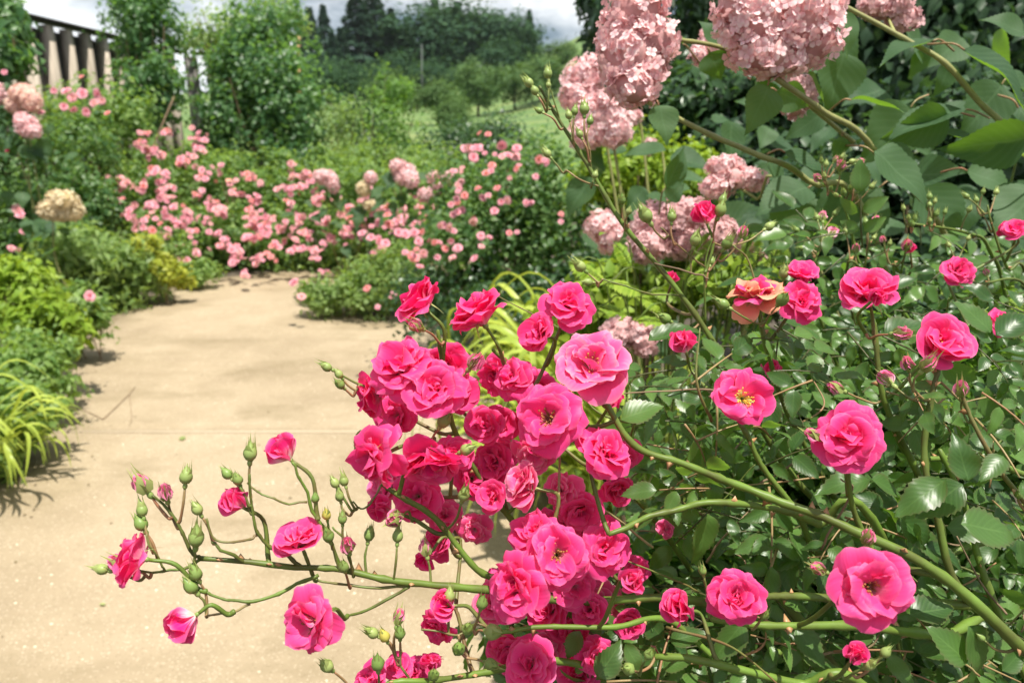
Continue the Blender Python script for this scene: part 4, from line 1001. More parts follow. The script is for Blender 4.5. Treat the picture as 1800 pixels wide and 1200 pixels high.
HLV = [((1350, 150), (1322, 236), .95, (.3, -.1, .95), 1.15), ((1158, 186), (1180, 247), .98, (.2, .4, .9), 1.2), ((1640, 72), (1548, 84), 1.04, (0, .9, .35), .9), ((1695, 88), (1840, 165), 1.03, (-.15, .85, .5), 1.0),
       ((1496, 176), (1594, 176), 1.03, (.1, .75, .3), .8), ((1688, 196), (1560, 216), 1.04, (0, .8, .45), .8), ((1668, 205), (1560, 250), 1.03, (.1, -.35, .9), 1.0), ((1660, 232), (1748, 258), 1.05, (0, .85, .5), 1.0),
       ((1810, 240), (1662, 274), 1.0, (0, -.5, .75), .9), ((1535, 268), (1652, 340), 1.02, (-.1, .75, .7), 1.25), ((1380, 268), (1462, 305), 1.05, (0, .8, .55), 1.0), ((1484, 20), (1506, 92), 1.0, (.5, .1, .9), .9),
       ((1418, 128), (1464, 178), 1.0, (.7, .6, .3), .6), ((1482, 92), (1466, 196), 1.1, (.2, -.05, 1), 1.25), ((1262, 78), (1236, 30), 1.1, (.2, .3, .9), 1.1), ((1248, 92), (1268, 140), 1.05, (-.2, -.2, .9), 1.5),
       ((1830, 338), (1752, 388), 1.05, (0, .8, .6), 1.3), ((1350, 285), (1388, 340), 1.2, (.3, .7, .6), .8), ((1170, 330), (1215, 256), 1.2, (.5, .2, .8), .7), ((1175, 352), (1200, 322), 1.3, (.3, .6, .8), 1.3),
       ((1420, 335), (1360, 440), 1.2, (.1, .2, 1), 1.1), ((1200, 78), (1150, 52), 1.12, (0, .9, .4), .9), ((1365, 160), (1430, 190), 1.1, (.2, -.4, .8), 1.0), ((1545, 330), (1420, 420), 1.15, (0, .3, 1), 1.1),
       ((1480, 240), (1470, 285), 1.05, (.2, -.3, .9), 1.1), ((1760, 150), (1700, 235), 1.2, (.1, .3, 1), 1.1), ((1800, 60), (1740, 20), 1.2, (.1, .4, .9), 1.0), ((1620, 330), (1700, 440), 1.2, (.1, .3, 1), 1.2),
       ((1790, 190), (1860, 290), 1.05, (-.3, .6, .7), 1.1), ((1600, 190), (1525, 285), 1.15, (.2, .15, 1), 1.2), ((1440, 45), (1520, 120), 1.2, (.1, .1, 1), 1.2), ((1700, 300), (1800, 330), 1.15, (0, .5, .8), 1.1), ((1420, 330), (1330, 360), 1.15, (.1, .75, .6), 1.2)]
rs = RS(12)
for i, (a, b2, d, n, w) in enumerate(HLV):
    q0, q1 = P(*a, d), P(*b2, d - .03 * n[1])
    place_leaf(hyd, HL, q0, q1, face(*n), w, i)
    o, _ = stem(hyd, [q0 - (q1 - q0) * .45 + face(.3, -.2, -.6) * .03, q0 - (q1 - q0) * .15, q0], .0016, .0013, M_REDSTEM, 'petiole', 4, 5)
for i in range(44):
    x, y = rs.uniform(1240, 1830), rs.uniform(60, 470); d = rs.uniform(1.35, 1.95)
    q0 = P(x, y, d); t_ = unit(face(rs.uniform(-1, 1), rs.uniform(-1, .3), rs.uniform(-.3, .6)))
    place_leaf(hyd, HL, q0, q0 + t_ * rs.uniform(.06, .12), face(rs.uniform(-.5, .5), rs.uniform(.1, 1), .7), rs.uniform(.9, 1.2), i)
HB2 = np.array([.45, 2.0, 0.0])
hyd2 = thing('hydrangea_bush', HB2, 'pink hydrangea behind the tall budded cane, lower heads in shade', 'hydrangea')
for lobes, d, mt in [([(1028, 135, 72, 60), (1018, 168, 66, 60), (1040, 118, 50, 40)], 1.9, M_HYD), ([(1052, 205, 80, 66), (1078, 232, 64, 54), (1030, 235, 60, 54), (1066, 180, 50, 40)], 1.85, M_HYD), ([(1105, 205, 44, 30), (1095, 190, 36, 26)], 2.1, M_HYD),
                     ([(1058, 398, 60, 50), (1082, 418, 56, 48), (1070, 430, 40, 30)], 1.9, M_HYD), ([(1150, 392, 80, 70), (1200, 380, 90, 66), (1140, 430, 70, 60), (1210, 425, 90, 70), (1260, 410, 70, 60)], 1.5, M_HYDS), ([(1310, 425, 60, 46), (1335, 440, 40, 40)], 1.6, M_HYDS),
                     ([(1090, 585, 60, 50), (1130, 600, 50, 50)], 1.3, M_HYDS), ([(1143, 257, 26, 26)], 2.3, M_HYDS)]:
    o = head(hyd2, lobes, d, .015 if d < 1.7 else .017, mt, int(lobes[0][0]))
    x, y = lobes[0][:2]; stem(hyd2, [HB2, (HB2 + P(x + 60, y + 200, d)) / 2 + [0, 0, .1], P(x + 25, y + 40, d + .04), P(x, y, d)], .005, .003, M_HYDSTEM)
for i in range(46):
    x, y = rs.uniform(1010, 1350), rs.uniform(200, 640); d = rs.uniform(1.75, 2.3)
    q0 = P(x, y, d); place_leaf(hyd2, HL, q0, q0 + unit(face(rs.uniform(-1, 1), rs.uniform(-1, .2), rs.uniform(-.2, .6))) * rs.uniform(.07, .12), face(rs.uniform(-.5, .5), rs.uniform(.2, 1), .6), 1.0, i)
# hydrangeas further off, left and centre
def far_hyd(label, base, heads, d, seed, leaf_n=30):
    root = thing('hydrangea_bush', base, label, 'hydrangea'); rs = RS(seed); base = np.asarray(base, float)
    for lobes, mt, dd in heads:
        mx_, my_ = np.mean([l_[0] for l_ in lobes]), np.mean([l_[1] for l_ in lobes])
        lobes = [(mx_ + (l_[0] - mx_) * .85, my_ + (l_[1] - my_) * .85, l_[2] * .8, l_[3] * .8) for l_ in lobes]
        head(root, lobes, dd, .020, mt, seed + int(lobes[0][0]), core=M_COREC if mt is M_HYDC else M_CORE)
        x, y = lobes[0][:2]; e = P(x, y, dd + .05)
        stem(root, [base + np.append(rs.normal(size=2) * .05, 0), (base + e) / 2 + rs.normal(size=3) * .05, e], .007, .004, M_HYDSTEM)
        for j in range(leaf_n):
            q0 = P(x + rs.normal() * 22, y + abs(rs.normal()) * 50 + 8, dd + rs.uniform(.0, .25))
            place_leaf(root, HL, q0, q0 + unit(face(rs.uniform(-1, 1), rs.uniform(-1, .1), rs.uniform(0, .7))) * rs.uniform(.10, .17), face(rs.uniform(-.4, .4), .8, .5), 1.0, j)
far_hyd('cream hydrangea with one large pale head at the left', on_ground(105, 380, 5.4), [([(90, 370, 60, 44), (115, 352, 56, 44), (130, 370, 46, 46), (100, 345, 44, 34), (110, 378, 60, 30)], M_HYDC, 5.3)], 5.3, 1, 14)
far_hyd('pink hydrangea with stacked heads at the left edge by the fence', on_ground(45, 250, 5.9), [([(38, 165, 50, 40), (58, 180, 40, 46), (22, 188, 34, 36), (45, 155, 36, 26)], M_HYDP, 5.8), ([(48, 222, 48, 46), (40, 208, 36, 30), (58, 232, 34, 30)], M_HYD, 5.7), ([(-2, 165, 26, 46)], M_HYD, 5.9)], 5.8, 2, 16)
far_hyd('dusty pink hydrangea behind the dark rose shrub near the centre', on_ground(730, 330, 6.2), [([(697, 290, 34, 32), (715, 305, 44, 44), (724, 318, 34, 36), (708, 312, 40, 36)], M_HYD, 5.6), ([(775, 325, 46, 40), (762, 310, 30, 30), (790, 312, 24, 30), (745, 345, 34, 30)], M_HYD, 5.6)], 5.6, 3, 16)
far_hyd('pale pink hydrangea at the right end of the pink drift', on_ground(590, 340, 7.2), [([(572, 312, 44, 34), (588, 325, 26, 40), (560, 308, 30, 26)], M_HYD, 6.8), ([(652, 312, 28, 26)], M_HYD, 6.7), ([(638, 330, 30, 32), (650, 362, 30, 24)], M_HYDC, 6.7)], 6.8, 4, 12)

# ---------------------------------------------------------------- the foreground rose bush
LFT = [leaf_hero(.285 - .02 * i, (.28, .12, .45, .2)[i], (.20, .42, .30, .08)[i], 9, .0, .050, .012 + .008 * i, i, 1.0) for i in range(4)]
def compound(seed, n=5):
    rs = RS(seed); parts = []; L_ = 1.0
    spec = [(1.0, 0, 1.0)] + [(.66, s, .86) for s in (-1, 1)] + [(.30, s, .72) for s in (-1, 1)]
    rach = [np.array([0, u, .06 * math.sin(u * 3)]) for u in np.linspace(0, 1, 6)]
    out = []
    for u, s, sc in spec[:n]:
        b_ = np.array([0, u, .06 * math.sin(u * 3)]); t_ = unit(np.array([s * .95, .55 if s else 1.0, rs.uniform(-.25, .12)]))
        R = frames(t_, np.array([rs.uniform(-.35, .35), rs.uniform(-.2, .2), 1]))[0]
        out.append((LFT[rs.randint(4)], R, b_ + t_ * .05, sc * .62 * rs.uniform(.88, 1.1)))
    return rach, out
COMP = [compound(i) for i in range(6)]
COMP_M = []
for rach, out_ in COMP:
    V, F, L, ti = joined([(t, R, p_, s, .1 * i) for i, (t, R, p_, s) in enumerate(out_)] + [(tube(rach, .020, .012, 4, cap=False), np.eye(3), np.zeros(3), 1, .2)])
    COMP_M.append(mesh('leaf', V, F, L, ti, True, M_ROSELEAF))
LFT_M = [tmesh('leaflet', t, M_ROSELEAF) for t in LFT]
RACH_M = [tmesh('rachis', tube(r_, .020, .012, 5), M_REDSTEM) for r_, o_ in COMP]
def rose_leaf(root, pos, tip, nrm, size, i, split):
    R = frames(tip, nrm)[0]; M = mat4(R, pos, size)
    if not split: return put('leaf', COMP_M[i % 6], root, M)
    o = put('leaf', RACH_M[i % 6], root, M)
    for t, R2, p2, s2 in COMP[i % 6][1]:
        k = [j for j in range(4) if LFT[j] is t][0]
        put('leaflet', LFT_M[k], o, M @ mat4(R2, p2, s2))
    return o

THORN = tmesh('thorn', T(*(lambda v: (v, [(0, 1, 4), (1, 2, 4), (2, 3, 4), (3, 0, 4)], [(0, 0, 0)] * 5))([(.35, 0, -.9), (.0, .28, 0), (-.35, 0, .7), (0, -.28, 0), (0, 0, 0)])), M_THORN)
_tv = np.array([(.0, -.22, 0), (.55, 0, 0), (0, .22, 0), (-.45, 0, 0), (-.25, 0, 1.0)])
THORN = mesh('thorn', _tv, [(0, 1, 4), (1, 2, 4), (2, 3, 4), (3, 0, 4)], np.zeros((5, 3)), np.zeros(5), True, M_THORN)

class Bush:
    def __init__(s, base, label):
        s.base = np.asarray(base, float); s.root = thing('rose_bush', base, label, 'rose bush'); s.pts = []; s.rs = RS(3); s.npet = 0
    def cane(s, pts, r0, r1, mat=None, thorns=0, from_base=True, name='cane', attach=True):
        w = [P(*p_) if not isinstance(p_, np.ndarray) else p_ for p_ in pts]
        if from_base:
            b0 = s.base + np.append(s.rs.normal(size=2) * .03, 0)
            w = [b0, b0 * .45 + (w[0] - .25 * unit(w[1] - w[0]) * np.linalg.norm(w[0] - b0)) * .55] + w
        elif name == 'cane' and s.pts: w = [s.nearest(w[0], (w[0] - w[1]) * .6)[0]] + w
        q = spline(w, 8); n = len(q); kk = .84 if name == 'cane' else .72
        q = q + np.stack([np.interp(np.arange(n), np.arange(0, n + 5, 5), s.rs.normal(size=len(np.arange(0, n + 5, 5))) * (.0006 if name == 'cane' else .0010)) * (np.arange(n) % n > 1) for _ in range(3)], 1)
        o = put(name, tmesh(name, tube(q, r0 * kk, r1 * kk, 9, .10, n), mat or M_CANE), s.root)
        if attach:
            k = 8 if from_base else 0
            s.pts += [(x, r0 + (r1 - r0) * i / n) for i, x in enumerate(q) if i >= k]
        for j in range(thorns * 2):
            i = s.rs.randint(n // 4, n - 2); d = unit(q[i + 1] - q[i]); a = unit(np.cross(d, s.rs.normal(size=3)))
            r = r0 + (r1 - r0) * i / n; x = -d
            R = np.stack([x, np.cross(a, x), a], 1)
            put('thorn', THORN, o, mat4(R, q[i] + a * r * .85, s.rs.uniform(.0032, .0062)))
        return q
    def nearest(s, p_, want):
        A = np.array([x for x, r in s.pts]); t = p_ + want
        dd = np.linalg.norm(A - t, axis=1) + .6 * np.maximum(0, A[:, 2] - p_[2]); i = int(np.argmin(dd))
        return A[i], s.pts[i][1]
    def pedicel(s, p_, d, sc, mat, r=.0011, name='pedicel', reach=1.0):
        a, ra = s.nearest(p_, (-d * .025 + np.array([0, 0, -.02])) * reach); L_ = np.linalg.norm(a - p_)
        m1 = p_ - d * min(.02, L_ * .4); m2 = a + (m1 - a) * .35 + np.array([0, 0, -.004])
        q = spline([p_, m1, m2, a], 5)
        o = put(name, tmesh(name, tube(q, r * .85, r * 1.35, 6, .08, int(L_ * 1e4)), mat), s.root)
        s.pts += [(x, r) for x in q[5:-3]]
        return o
    def blossom(s, px, py, dia, kind, f, d, seed, split=False, mat=None, stam=None, label=None, ped=True, squash=None):
        c = P(px, py, d); fd = face(*f); rad = dia * (.50 if px < 1140 else .46) * d / FPX; mat = mat or M_PETAL
        hgt = {'open': .15, 'flat': .1, 'full': .28, 'cup': .45, 'side': .40, 'half': .55, 'worn': .1}[kind] * rad
        sc = rad / {'open': 1.0, 'flat': 1.0, 'full': 1.0, 'cup': .95, 'side': 1.0, 'half': .62, 'worn': 1.0}[kind]
        b_ = c - fd * hgt * (sc / rad if kind == 'half' else 1.0); M = mat4(zframe(fd, seed * 1.3), b_, sc)
        o = put('blossom', SEP_OPEN[seed % 3] if kind not in ('half',) else SEP_LOOSE[seed % 3], s.root, M @ Matrix.Diagonal((.55, .55, .55, 1)))
        if label: o['label'] = label
        put('receptacle', MB_HIP, o, M @ Matrix.Diagonal((.52, .52, .40, 1)))
        if split:
            for j, (key, R, cc, ss) in enumerate(blossom_plan(kind, seed)):
                put('petal', petal_mesh(key, M_PETAL if mat is M_FADED and (j * 7) % 5 < 2 else mat), o, M @ mat4(R, cc, ss)); s.npet += 1
        else:
            put('corolla', corolla_mesh(kind, seed, mat), o, M)
        if stam: put('stamens', (STAM_Y if stam == 'y' else STAM_B)[seed % 2], o, M @ Matrix.Translation((0, 0, .06)) @ Matrix.Scale(1.25, 4))
        if ped: s.pedicel(b_ - fd * sc * .14, fd, sc, M_STEM if seed % 2 else M_CANE, .0014)
        return o
    def bud(s, px, py, r, d, typ='g', dirn=None, seed=0, ped=True):
        c = P(px, py, d); rad = r * .8 * d / FPX; sc = rad / .44; rs = RS(seed + int(px))
        if dirn is not None: dv = face(*dirn)
        else:
            a, ra = s.nearest(c, np.array([0, 0, -.015])); dv = unit(unit(c - a) + np.array([0, 0, .35]) + rs.normal(size=3) * .15)
        dv = unit(dv); b_ = c - dv * sc * .45; M = mat4(zframe(dv, rs.uniform(0, 6)), b_, sc)
        if typ == 'p':
            o = put('bud', SEP_CLOSED[seed % 3], s.root, M @ Matrix.Diagonal((1.6, 1.6, 1.05, 1))); put('bud_petals', MB_BUDPINK[seed % 2], o, M @ Matrix.Diagonal((.80, .80, .95, 1)))
        else:
            o = put('bud', MB_BUDY if typ == 'y' else MB_BUD, s.root, M); put('sepals', SEP_CLOSED[seed % 3], o, M @ Matrix.Diagonal((1.45, 1.45, 1.12, 1)))
        put('receptacle', MB_HIP, o, M)
        if ped: s.pedicel(b_ - dv * sc * .38, dv, sc, M_REDSTEM if rs.uniform() < .5 else M_STEM, .0009, reach=.45)
        return o

FB_ = Bush((0.66, 0.80, 0), 'hot pink rose bush filling the foreground, sprays leaning over the path')
# main canes, thick and bright green
FB_.cane([(1930, 1300, .56), (1790, 1130, .50), (1640, 1000, .50), (1500, 930, .51), (1400, 890, .52), (1300, 855, .53), (1200, 815, .53), (1120, 786, .53), (1062, 708, .53)], .0054, .0026, thorns=7)
FB_.cane([(1560, 1080, .74), (1380, 820, .72), (1280, 650, .70), (1200, 520, .70), (1100, 400, .70), (1040, 300, .70), (985, 215, .70), (948, 152, .70)], .0052, .0016, thorns=4)
FB_.cane([(1420, 1110, .62), (1300, 1075, .60), (1180, 1050, .58), (1010, 1056, .56), (870, 1036, .54), (720, 1028, .52), (600, 1003, .51), (490, 994, .50), (352, 982, .49)], .0055, .0019, thorns=8)
FB_.cane([(1560, 960, .57), (1440, 920, .55), (1370, 896, .54), (1262, 882, .53), (1200, 892, .53), (1130, 912, .525), (1070, 938, .52)], .0042, .0022, thorns=3)
FB_.cane([(1450, 980, .60), (1400, 900, .58), (1340, 820, .575), (1304, 752, .57)], .0038, .0022, thorns=2, from_base=False)
FB_.cane([(1660, 960, .62), (1610, 830, .61), (1552, 700, .60), (1540, 600, .60), (1535, 560, .60)], .0040, .0020, thorns=4, from_base=False)
FB_.cane([(1880, 880, .66), (1780, 826, .64), (1700, 806, .63), (1600, 800, .62), (1560, 730, .61)], .0040, .0022, thorns=4, from_base=False)
FB_.cane([(1780, 1120, .57), (1690, 1040, .55), (1650, 925, .55), (1625, 800, .56), (1640, 690, .56), (1655, 640, .56)], .0042, .0020, thorns=3, from_base=False)
FB_.cane([(1560, 990, .52), (1512, 925, .52), (1492, 850, .51), (1490, 800, .50)], .0030, .0018, thorns=1, from_base=False)
FB_.cane([(1640, 1115, .54), (1500, 1100, .52), (1350, 1098, .51), (1250, 1085, .51)], .0046, .0026, thorns=3, from_base=False)
FB_.cane([(1560, 1250, .55), (1400, 1200, .53), (1250, 1165, .52), (1150, 1150, .53)], .0050, .0028, thorns=3)
FB_.cane([(1600, 1060, .56), (1470, 1052, .55), (1380, 1048, .54), (1320, 1050, .53)], .0046, .0028, thorns=2, from_base=False)
FB_.cane([(1200, 980, .66), (1080, 860, .63), (1000, 760, .60), (930, 690, .58), (890, 640, .56), (868, 614, .55)], .0040, .0016, thorns=4)
FB_.cane([(1150, 1080, .66), (980, 990, .63), (880, 890, .60), (800, 760, .58), (780, 660, .56), (768, 580, .55)], .0040, .0016, thorns=4, from_base=False)
FB_.cane([(1480, 900, .70), (1390, 740, .67), (1350, 620, .645), (1335, 570, .64)], .0036, .002, thorns=3, from_base=False)
FB_.cane([(1060, 1090, .60), (940, 1030, .57), (850, 1005, .55), (770, 915, .54), (700, 872, .53), (672, 850, .53)], .0040, .0018, thorns=5, from_base=False)
FB_.cane([(1120, 1180, .60), (980, 1160, .57), (860, 1180, .55), (760, 1195, .53), (690, 1200, .52), (640, 1230, .52)], .0040, .0018, thorns=3, from_base=False)
FB_.cane([(1300, 1180, .58), (1180, 1090, .57), (1080, 1100, .55), (960, 1100, .54), (880, 1110, .53)], .0034, .0018, thorns=2, from_base=False)
FB_.cane([(1800, 1180, .60), (1745, 1050, .58), (1700, 900, .58), (1650, 790, .58)], .0044, .0022, thorns=3, from_base=False)
FB_.cane([(1900, 1000, .60), (1800, 880, .56), (1740, 800, .55), (1700, 715, .55), (1690, 690, .55)], .0030, .0014, mat=M_STEM, thorns=2, from_base=False)
tw = lambda pts, r0, r1, mat=None: FB_.cane(pts, r0, r1, mat or M_STEM, 0, False, 'twig')
# twigs of the left spray
for pts, r0, r1, m_ in [([(352, 982, .49), (328, 945, .488), (300, 905, .486), (272, 872, .485)], .0019, .0011, M_CANE), ([(352, 982, .49), (330, 998, .488), (290, 1005, .486), (244, 1002, .484)], .0017, .001, M_STEM),
                    ([(290, 1003, .486), (272, 965, .48), (258, 938, .478)], .0011, .0009, M_STEM), ([(430, 988, .495), (398, 968, .488), (368, 952, .484)], .0018, .0012, M_CANE),
                    ([(530, 996, .503), (490, 965, .496), (452, 940, .49), (442, 895, .487), (440, 830, .485)], .0020, .001, M_CANE), ([(452, 940, .49), (415, 950, .486), (380, 952, .484), (362, 915, .482)], .0013, .0009, M_STEM),
                    ([(600, 1003, .51), (578, 950, .503), (547, 890, .497), (526, 842, .493), (514, 812, .492)], .0019, .0011, M_CANE), ([(540, 882, .497), (490, 880, .49), (455, 866, .487), (428, 852, .486)], .0011, .0008, M_STEM),
                    ([(622, 1010, .513), (606, 960, .503), (585, 925, .498)], .0014, .0009, M_STEM), ([(720, 1030, .52), (650, 1070, .512), (600, 1084, .51)], .0017, .0012, M_CANE),
                    ([(560, 1010, .505), (500, 1042, .498), (440, 1061, .492), (400, 1052, .489), (366, 1040, .487)], .0019, .0011, M_CANE), ([(440, 1061, .492), (400, 1075, .488), (362, 1084, .486)], .0012, .001, M_REDSTEM),
                    ([(720, 1030, .52), (640, 1032, .515), (560, 1018, .51)], .0016, .0011, M_STEM), ([(720, 1200, .525), (706, 1170, .52), (700, 1140, .517)], .0014, .001, M_STEM), ([(672, 850, .53), (640, 893, .525), (622, 880, .522)], .0011, .0008, M_STEM),
                    ([(880, 1110, .53), (840, 1100, .525), (800, 1118, .52), (740, 1105, .516)], .0014, .0009, M_STEM), ([(1040, 300, .70), (1035, 258, .695), (1030, 232, .692)], .0013, .0009, M_STEM), ([(1060, 330, .70), (1018, 315, .69), (992, 300, .688)], .0013, .001, M_REDSTEM),
                    ([(985, 215, .70), (970, 170, .695), (966, 150, .694)], .0012, .0009, M_STEM), ([(1200, 520, .70), (1120, 510, .69), (1060, 490, .685)], .0014, .0009, M_STEM), ([(1240, 570, .70), (1240, 470, .69), (1252, 420, .685)], .0016, .001, M_CANE),
                    ([(1240, 470, .69), (1195, 432, .685), (1160, 400, .682)], .0013, .0009, M_STEM), ([(1245, 490, .69), (1205, 478, .685), (1150, 462, .683)], .0013, .0010, M_TWIG), ([(1350, 620, .645), (1320, 470, .65), (1290, 430, .65)], .0015, .0009, M_STEM)]:
    tw(pts, r0, r1, m_)
# roses: x, y, apparent size, form, facing (right, up, towards), depth, stamens
RO = [(1530, 1030, 168, 'open', (-.15, .22, 1), .42, 'b', M_HEART, 'large open rose at the lower right, pale at its heart'), (1040, 645, 140, 'worn', (-.1, .55, .9), .52, 'b', M_WORN, 'pale mottled open rose at the top of the front cluster'),
      (965, 735, 138, 'open', (-.35, .25, 1), .50, 'b', None, 'open rose with brown stamens in the middle of the cluster'), (1490, 765, 140, 'full', (-.35, .45, .9), .50, None, None, 'ruffled rose right of centre above the thick cane'), (550, 1092, 122, 'open', (-.45, -.05, .9), .47, 'b', M_HEART, 'cupped open rose with stamens hanging over the path'),
      (1305, 700, 118, 'flat', (.0, .25, 1), .55, 'y', None, 'flat open rose with bright yellow stamens'), (1660, 597, 126, 'cup', (-.05, .5, .9), .56, 'y', None, 'cupped rose with yellow heart at the right'), (1525, 508, 124, 'side', (-.4, .75, .55), .58, None, None, 'side view rose right of the faded one'),
      (838, 548, 124, 'side', (-.5, .8, .15), .53, None, None, 'side view rose with a raised petal at the top of the cluster'), (705, 642, 132, 'full', (-.15, .7, .75), .51, None, None, 'ruffled rose at the upper left of the cluster'), (980, 975, 124, 'open', (.1, .25, 1), .47, 'b', None, 'dark hearted rose low in the cluster'),
      (905, 1030, 128, 'full', (-.75, .3, .75), .46, None, None, 'rose turned to the left low in the cluster'), (665, 800, 124, 'worn', (-.75, -.15, .6), .50, None, None, 'shaded rose hanging at the left of the cluster'), (765, 682, 120, 'full', (.05, .35, .95), .50, None, None, 'rose in the cluster beside the shaded stem'),
      (735, 527, 104, 'side', (-.65, .75, .1), .54, None, None, 'topmost left rose seen from the side'), (998, 532, 104, 'full', (.1, .55, .85), .56, None, None, 'pom pom rose above the mottled one'), (1330, 525, 118, 'worn', (-.25, .85, .35), .63, None, M_FADED, 'fading rose with orange browned petals'),
      (755, 815, 118, 'side', (-.1, -.85, .5), .51, None, None, 'rose nodding downwards in shade'), (1065, 792, 104, 'full', (.3, .55, .8), .51, None, None, None), (1295, 1050, 116, 'full', (-.2, .2, 1), .49, None, None, 'rose in front of the thick lower cane'), (232, 978, 104, 'side', (-.85, .25, .25), .475, None, M_HEART, 'leftmost rose, seen from the side at the spray tip'),
      (525, 945, 92, 'cup', (-.15, .85, .45), .495, None, M_HEART, 'upright rose on the left spray'), (940, 935, 104, 'full', (-.2, .8, .4), .50, None, None, None), (1060, 965, 104, 'worn', (.35, .35, .85), .53, None, None, None), (945, 582, 84, 'cup', (-.65, .35, .75), .555, None, None, None), (900, 662, 84, 'full', (-.55, .45, .8), .55, None, None, None),
      (650, 695, 92, 'side', (-.9, -.2, .35), .53, None, None, None), (920, 852, 92, 'side', (-.8, .35, .4), .50, None, M_WORN, None), (1410, 527, 88, 'full', (.1, .45, .9), .62, None, None, None), (1412, 480, 76, 'cup', (.15, .7, .6), .66, None, None, None), (1685, 476, 68, 'full', (-.1, .3, 1), .80, None, None, 'small round pom pom rose at the right'),
      (770, 1100, 74, 'worn', (-.5, -.3, .7), .55, None, None, None), (930, 1165, 104, 'cup', (-.2, .5, .7), .53, None, None, None), (1360, 655, 66, 'side', (.4, .2, .3), .66, None, None, None), (1045, 1150, 74, 'worn', (.2, .1, .8), .58, None, None, None), (735, 872, 96, 'worn', (-.1, .2, .8), .56, None, None, None),
      (850, 745, 84, 'cup', (-.2, .3, .8), .59, None, None, None), (770, 955, 70, 'side', (-.4, .1, .6), .57, None, None, None), (830, 840, 84, 'worn', (.1, .3, .8), .60, None, None, None), (880, 800, 76, 'cup', (.2, .3, .8), .61, None, None, None), (1010, 1030, 84, 'worn', (.1, -.1, .9), .56, None, None, None), (1785, 402, 52, 'cup', (-.4, .5, .6), .80, None, None, None),
      (1755, 568, 58, 'worn', (.2, .3, .7), .72, None, None, None), (780, 905, 70, 'full', (-.1, .1, .9), .60, None, M_WORN, None), (650, 1192, 66, 'full', (-.4, .5, .7), .53, None, None, None), (700, 1168, 60, 'cup', (.1, .6, .6), .55, None, None, None), (835, 930, 64, 'worn', (.1, -.2, .8), .60, None, M_WORN, None), (1000, 900, 70, 'cup', (.0, .4, .8), .60, None, None, None),
      (1120, 1000, 56, 'worn', (.2, .2, .9), .60, None, None, None), (880, 1140, 60, 'cup', (-.3, .2, .8), .59, None, None, None), (1150, 1160, 60, 'worn', (.0, .2, .9), .62, None, M_WORN, None), (985, 1105, 60, 'side', (-.2, .0, .8), .60, None, None, None), (1170, 930, 40, 'worn', (.3, .2, .7), .62, None, M_WORN, None), (700, 730, 80, 'worn', (-.3, .2, .8), .56, None, None, None)]
_r = RS(41)
for _ in range(46):
    _x, _y = _r.uniform(640, 1120), _r.uniform(620, 1190)
    if (_x < 720 and _y > 880) or (_x < 850 and 900 < _y < 1080) or (_x > 1000 and _y < 700): continue
    RO.append((_x, _y, _r.uniform(56, 100), ('worn', 'cup', 'full', 'side')[_r.randint(4)], (_r.uniform(-.7, .4), _r.uniform(-.5, .6), .7), _r.uniform(.555, .63), None, [None, None, None, None, M_WORN][_r.randint(5)], None))
nsplit = 0
for i, (x, y, s, kind, f, d, st, mt, lb) in enumerate(RO):
    sp_ = nsplit + 27 < 275 or mt is M_FADED
    if sp_: nsplit += len(blossom_plan(kind, 100 + i))
    FB_.blossom(x, y, s, kind, f, d, 100 + i, sp_, mt, st, lb)
# half open roses
HO = [(320, 1096, 56, (-.75, -.45, .3), .475), (493, 792, 50, (-.6, .6, .2), .49), (410, 880, 46, (-.5, .55, .5), .485), (1200, 602, 46, (-.35, .75, .4), .60), (1237, 374, 44, (-.35, .9, .2), .685), (1193, 1066, 58, (-.5, .3, .4), .52), (668, 893, 44, (-.75, .35, .4), .53),
      (1505, 1148, 38, (.05, .7, .6), .46), (1110, 1020, 42, (.1, .3, .9), .47), (1182, 488, 24, (.1, .8, .3), .75), (1532, 600, 10, (0, 1, 0), .6), (745, 985, 34, (-.4, -.4, .4), .55), (1535, 508, 10, (0, 1, 0), .62), (780, 1062, 44, (-.5, .2, .4), .52), (1540, 520, 34, (.1, .5, .8), .545), (760, 1165, 36, (-.1, .8, .4), .53), (1080, 700, 30, (.3, .6, .5), .56)]
for i, (x, y, s, f, d) in enumerate(HO):
    if s > 12: FB_.blossom(x, y, s, 'half', f, d, 200 + i, False, M_HEART if x < 600 or i in (3, 8) else None)
